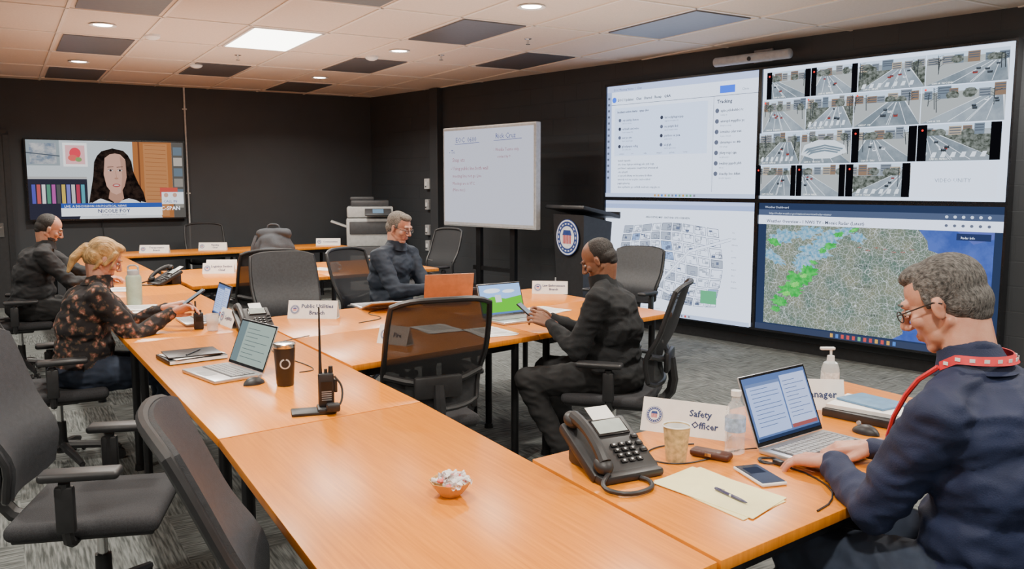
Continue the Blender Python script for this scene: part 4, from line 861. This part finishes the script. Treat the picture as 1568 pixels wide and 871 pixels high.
WR_=M('candy_wrapper',(.85,.80,.80),.25,alpha=.9); PK=M('peppermint_red',(.8,.16,.14),.3)
rr=random.Random(5)
for k in range(34):
    a=rr.uniform(0,6.28); r=rr.uniform(0,.045); z=.038+rr.uniform(0,.025)*(1-r/.06); R=Matrix.Rotation(rr.uniform(0,3),3,'Z')@Matrix.Rotation(rr.uniform(-.6,.6),3,'X'); p=V((r*math.cos(a),r*math.sin(a),z))
    b.ell(p,(.010,.010,.006),PK if k%2==0 else WR_,R,u=10,v=6)
    for s in(-1,1): b.cyl(p+R@V((s*.008,0,0)),p+R@V((s*.018,0,0)),.002,.008,WR_,7,caps=False)
o=b.done(loc=(-.17,2.26,TT)); o.scale=(1.05,)*3
b=B('paper_cup'); CP=M('paper_cup_print',(.58,.42,.20),.7,var=.35,scale=60); b.lathe([(0,.004),(.029,.004),(.029,0),(.031,0),(.042,.112),(.0405,.112),(.03,.008)],CP); b.lathe([(.0405,.112),(.043,.115),(.045,.112),(.043,.109)],PAPER); b.lathe([(.030,.01),(.0395,.108)],PAPER); b.lathe([(0,.085),(.037,.085)],M('coffee',(.12,.05,.02),.15)); b.done(loc=(.51,2.56,TT))
b=B('water_bottle'); CL=M('clear_bottle',(.92,.96,1),.05,alpha=.28); b.lathe([(0,.004),(.022,0),(.032,.006),(.031,.03),(.032,.035),(.030,.06),(.032,.065),(.032,.13),(.026,.155),(.014,.172),(.013,.19),(0,.19)],CL); b.lathe([(0,.188),(.016,.188),(.016,.205),(0,.206)],WHITE); b.lathe([(.0328,.075),(.0328,.12)],M('bottle_label',(.35,.5,.75),.4,var=.4,scale=60)); b.done(loc=(.71,2.63,TT))
b=B('hand_sanitizer_bottle'); b.lathe([(0,0),(.034,0),(.036,.008),(.036,.10),(.028,.125),(.013,.135),(0,.135)],M('sanitizer_gel',(.75,.82,.84),.15,alpha=.6)); b.lathe([(.0365,.03),(.0365,.09)],M('sanitizer_label',(.7,.75,.78),.5,var=.3,scale=80)); b.cyl((0,0,.13),(0,0,.155),.016,.014,WHITE); b.cyl((0,0,.155),(0,0,.18),.005,.005,WHITE); b.box((-.015,0,.185),(.06,.02,.012),WHITE,bev=.004); b.done(loc=(1.31,3.43,TT))
b=B('manila_folder'); f4=[(.41,2.37),(.59,2.08),(.74,2.21),(.57,2.49)]; b.prism(f4,TT+.0005,TT+.003,CREAM); ce=V((.577,2.29)); b.prism([tuple(ce+Matrix.Rotation(.12,2)@(V(p)-ce)) for p in f4],TT+.003,TT+.005,CREAM); b.done(smooth=False)
b=B('ballpoint_pen'); b.tube([(-.06,0,0),(-.055,0,0),(.045,0,0),(.058,0,0),(.066,0,0)],[.003,.0045,.0045,.003,.001],M('pen_body',(.05,.05,.12),.2),10); b.tube([(-.058,0,.004),(-.02,0,.007)],.0012,CHROME,6); b.tube([(.0,0,0),(.008,0,0)],.0048,CHROME,10); b.done(loc=(.595,2.235,TT+.0105),rz=math.radians(-62))
b=B('smartphone'); b.box((0,0,.006),(.082,.165,.011),WHITE,bev=.005); b.box((0,0,.0118),(.074,.155,.0008),BLACKG); b.box((0,.03,.0123),(.05,.05,.0003),E((.05,.06,.1),1)); b.done(loc=(.725,2.405,TT),rz=math.radians(15))
b=B('glasses_case'); b.box((0,0,.013),(.13,.05,.024),M('brown_leather',(.07,.022,.014),.45,bump=.2),bev=.011,seg=4); b.box((0,-.026,.016),(.02,.004,.010),CHROME); b.done(loc=(.625,2.585,TT),rz=math.radians(-35))
b=B('charging_cable'); z=TT+.003
b.tube([(.86,2.66,z+.008),(.72,2.66,z),(.64,2.58,z),(.50,2.50,z),(.40,2.58,z),(.47,2.70,z),(.6,2.72,z)],.0025,BLACK,6,smooth=3)
coil=[(.795+.035*math.cos(t*.7)*(1-.01*t),2.545+.028*math.sin(t*.7),z+.0012*(t%5)) for t in range(24)]
b.tube(coil+[(.83,2.50,z),(.88,2.42,z),(.90,2.30,z),(.86,2.2,z),(.80,2.14,z)],.0028,BLACK,6,smooth=1); b.box((.815,2.515,z+.006),(.02,.035,.014),BLACK,Rz(30),bev=.003); b.done()
b=B('charging_cable'); b.tube([(-.97,3.80,z),(-.9,3.85,z),(-1.0,4.0,z),(-1.2,4.2,z),(-1.3,4.5,z),(-1.15,4.75,z)],.0025,BLACK,6,smooth=3); b.done()
b=B('charging_cable'); b.tube([(-.85,5.85,z),(-1.0,5.6,z),(-.8,5.4,z),(-.95,5.2,z)],.003,BLACK,6,smooth=3); b.done()
b=B('notebook_stack'); b.box((0,0,.015),(.24,.30,.03),BLACK,bev=.004); b.box((.0,.0,.018),(.236,.302,.012),PAPER); b.box((.01,.01,.038),(.21,.28,.014),PAPER,Rz(5)); b.box((.03,.03,.050),(.15,.2,.008),M('blue_notebook',(.12,.25,.42),.5),Rz(-12),bev=.002); b.done(loc=(1.34,3.05,TT),rz=.75)
def phone_held(p,R): 
    b=B('smartphone'); b.box((0,0,0),(.074,.150,.009),BLACKG,bev=.004); b.box((0,0,.0048),(.068,.142,.0004),E((.45,.5,.55),1.0)); o=b.done(); o.matrix_world=Matrix.Translation(p)@R.to_4x4()
phone_held((.09,4.80,.88),Matrix.Rotation(hd(fM),3,'Z')@Rx(40)); phone_held((-1.92,5.08,.93),Matrix.Rotation(hd(fL),3,'Z')@Rx(35))
def papers(c,rz,n=3,w=.216,h=.28):
    b=B('paper_documents'); rq=random.Random(int(c[0]*100))
    for k in range(n):
        b.box((rq.uniform(-.02,.02),rq.uniform(-.02,.02),.001+k*.0015),(w,h,.001),PAPER,Rz(rq.uniform(-12,12)))
    for k in range(9): b.box((0,.1-k*.022,.0012+n*.0015),(.15,.003,.0004),GREY)
    b.done(loc=(c[0],c[1],TT),rz=rz,smooth=False)
papers((-.12,4.88),.5); papers((.25,5.75),.8); papers((-2.4,5.6),.5); papers((-2.6,5.85),.3); papers((-1.9,8.6),.9); papers((-.45,5.0),.7); papers((-3.2,6.9),.2); papers((-.2,6.6),.5)
b=B('backpack'); BP=M('backpack_fabric',(.035,.038,.045),.8,bump=.3,bscale=200)
pr_=[('e',V((0,0,.19)),(.17,.11,.19),I3,0),('e',V((0,-.02,.12)),(.19,.13,.13),I3,0),('e',V((0,-.10,.12)),(.13,.06,.10),I3,0),('c',V((-.1,.0,.36)),V((.1,0,.36)),.05,.05,0)]
bpe=bpy.data.objects.new('backpack',None); COL.objects.link(bpe); bpe.location=(-2.42,8.62,TT+.006); bpe.scale=(1.2,1.1,1.0)
remesh(pr_,.008,'pack_body',[BP],bpe,fn=lambda co:.012*noise.noise(co*12))
b.tube([(-.05,0,.40),(-.04,0,.45),(.04,0,.45),(.05,0,.40)],.01,BP,8,smooth=1); b.tube([(-.12,-.1,.34),(-.15,-.16,.2),(-.14,-.12,.06)],.014,BP,8,smooth=1); b.tube([(-.10,-.165,.16),(.10,-.165,.16)],.004,GREY,6); b.name='straps'; b.done(parent=bpe)
b=B('coffee_mug'); b.lathe([(0,.003),(.035,0),(.04,.09),(.037,.09),(.033,.008)],WHITE); b.tube([(.038,0,.07),(.065,0,.06),(.06,0,.025),(.036,0,.02)],.005,WHITE,8,smooth=1); b.done(loc=(-1.75,8.35,TT))

# ------------------------------------------------------------------ camera
cam=bpy.data.cameras.new('camera'); cam.lens=29.85; cam.sensor_width=36; cam.clip_end=60
co=bpy.data.objects.new('camera',cam); co.location=(0,0,1.6); co.rotation_euler=(math.radians(90-6.67),0,0); COL.objects.link(co)
bpy.context.scene.camera=co
wl_=bpy.data.worlds.new('w'); bpy.context.scene.world=wl_; wl_.use_nodes=True; wl_.node_tree.nodes['Background'].inputs[0].default_value=(.5,.45,.4,1); wl_.node_tree.nodes['Background'].inputs[1].default_value=.2
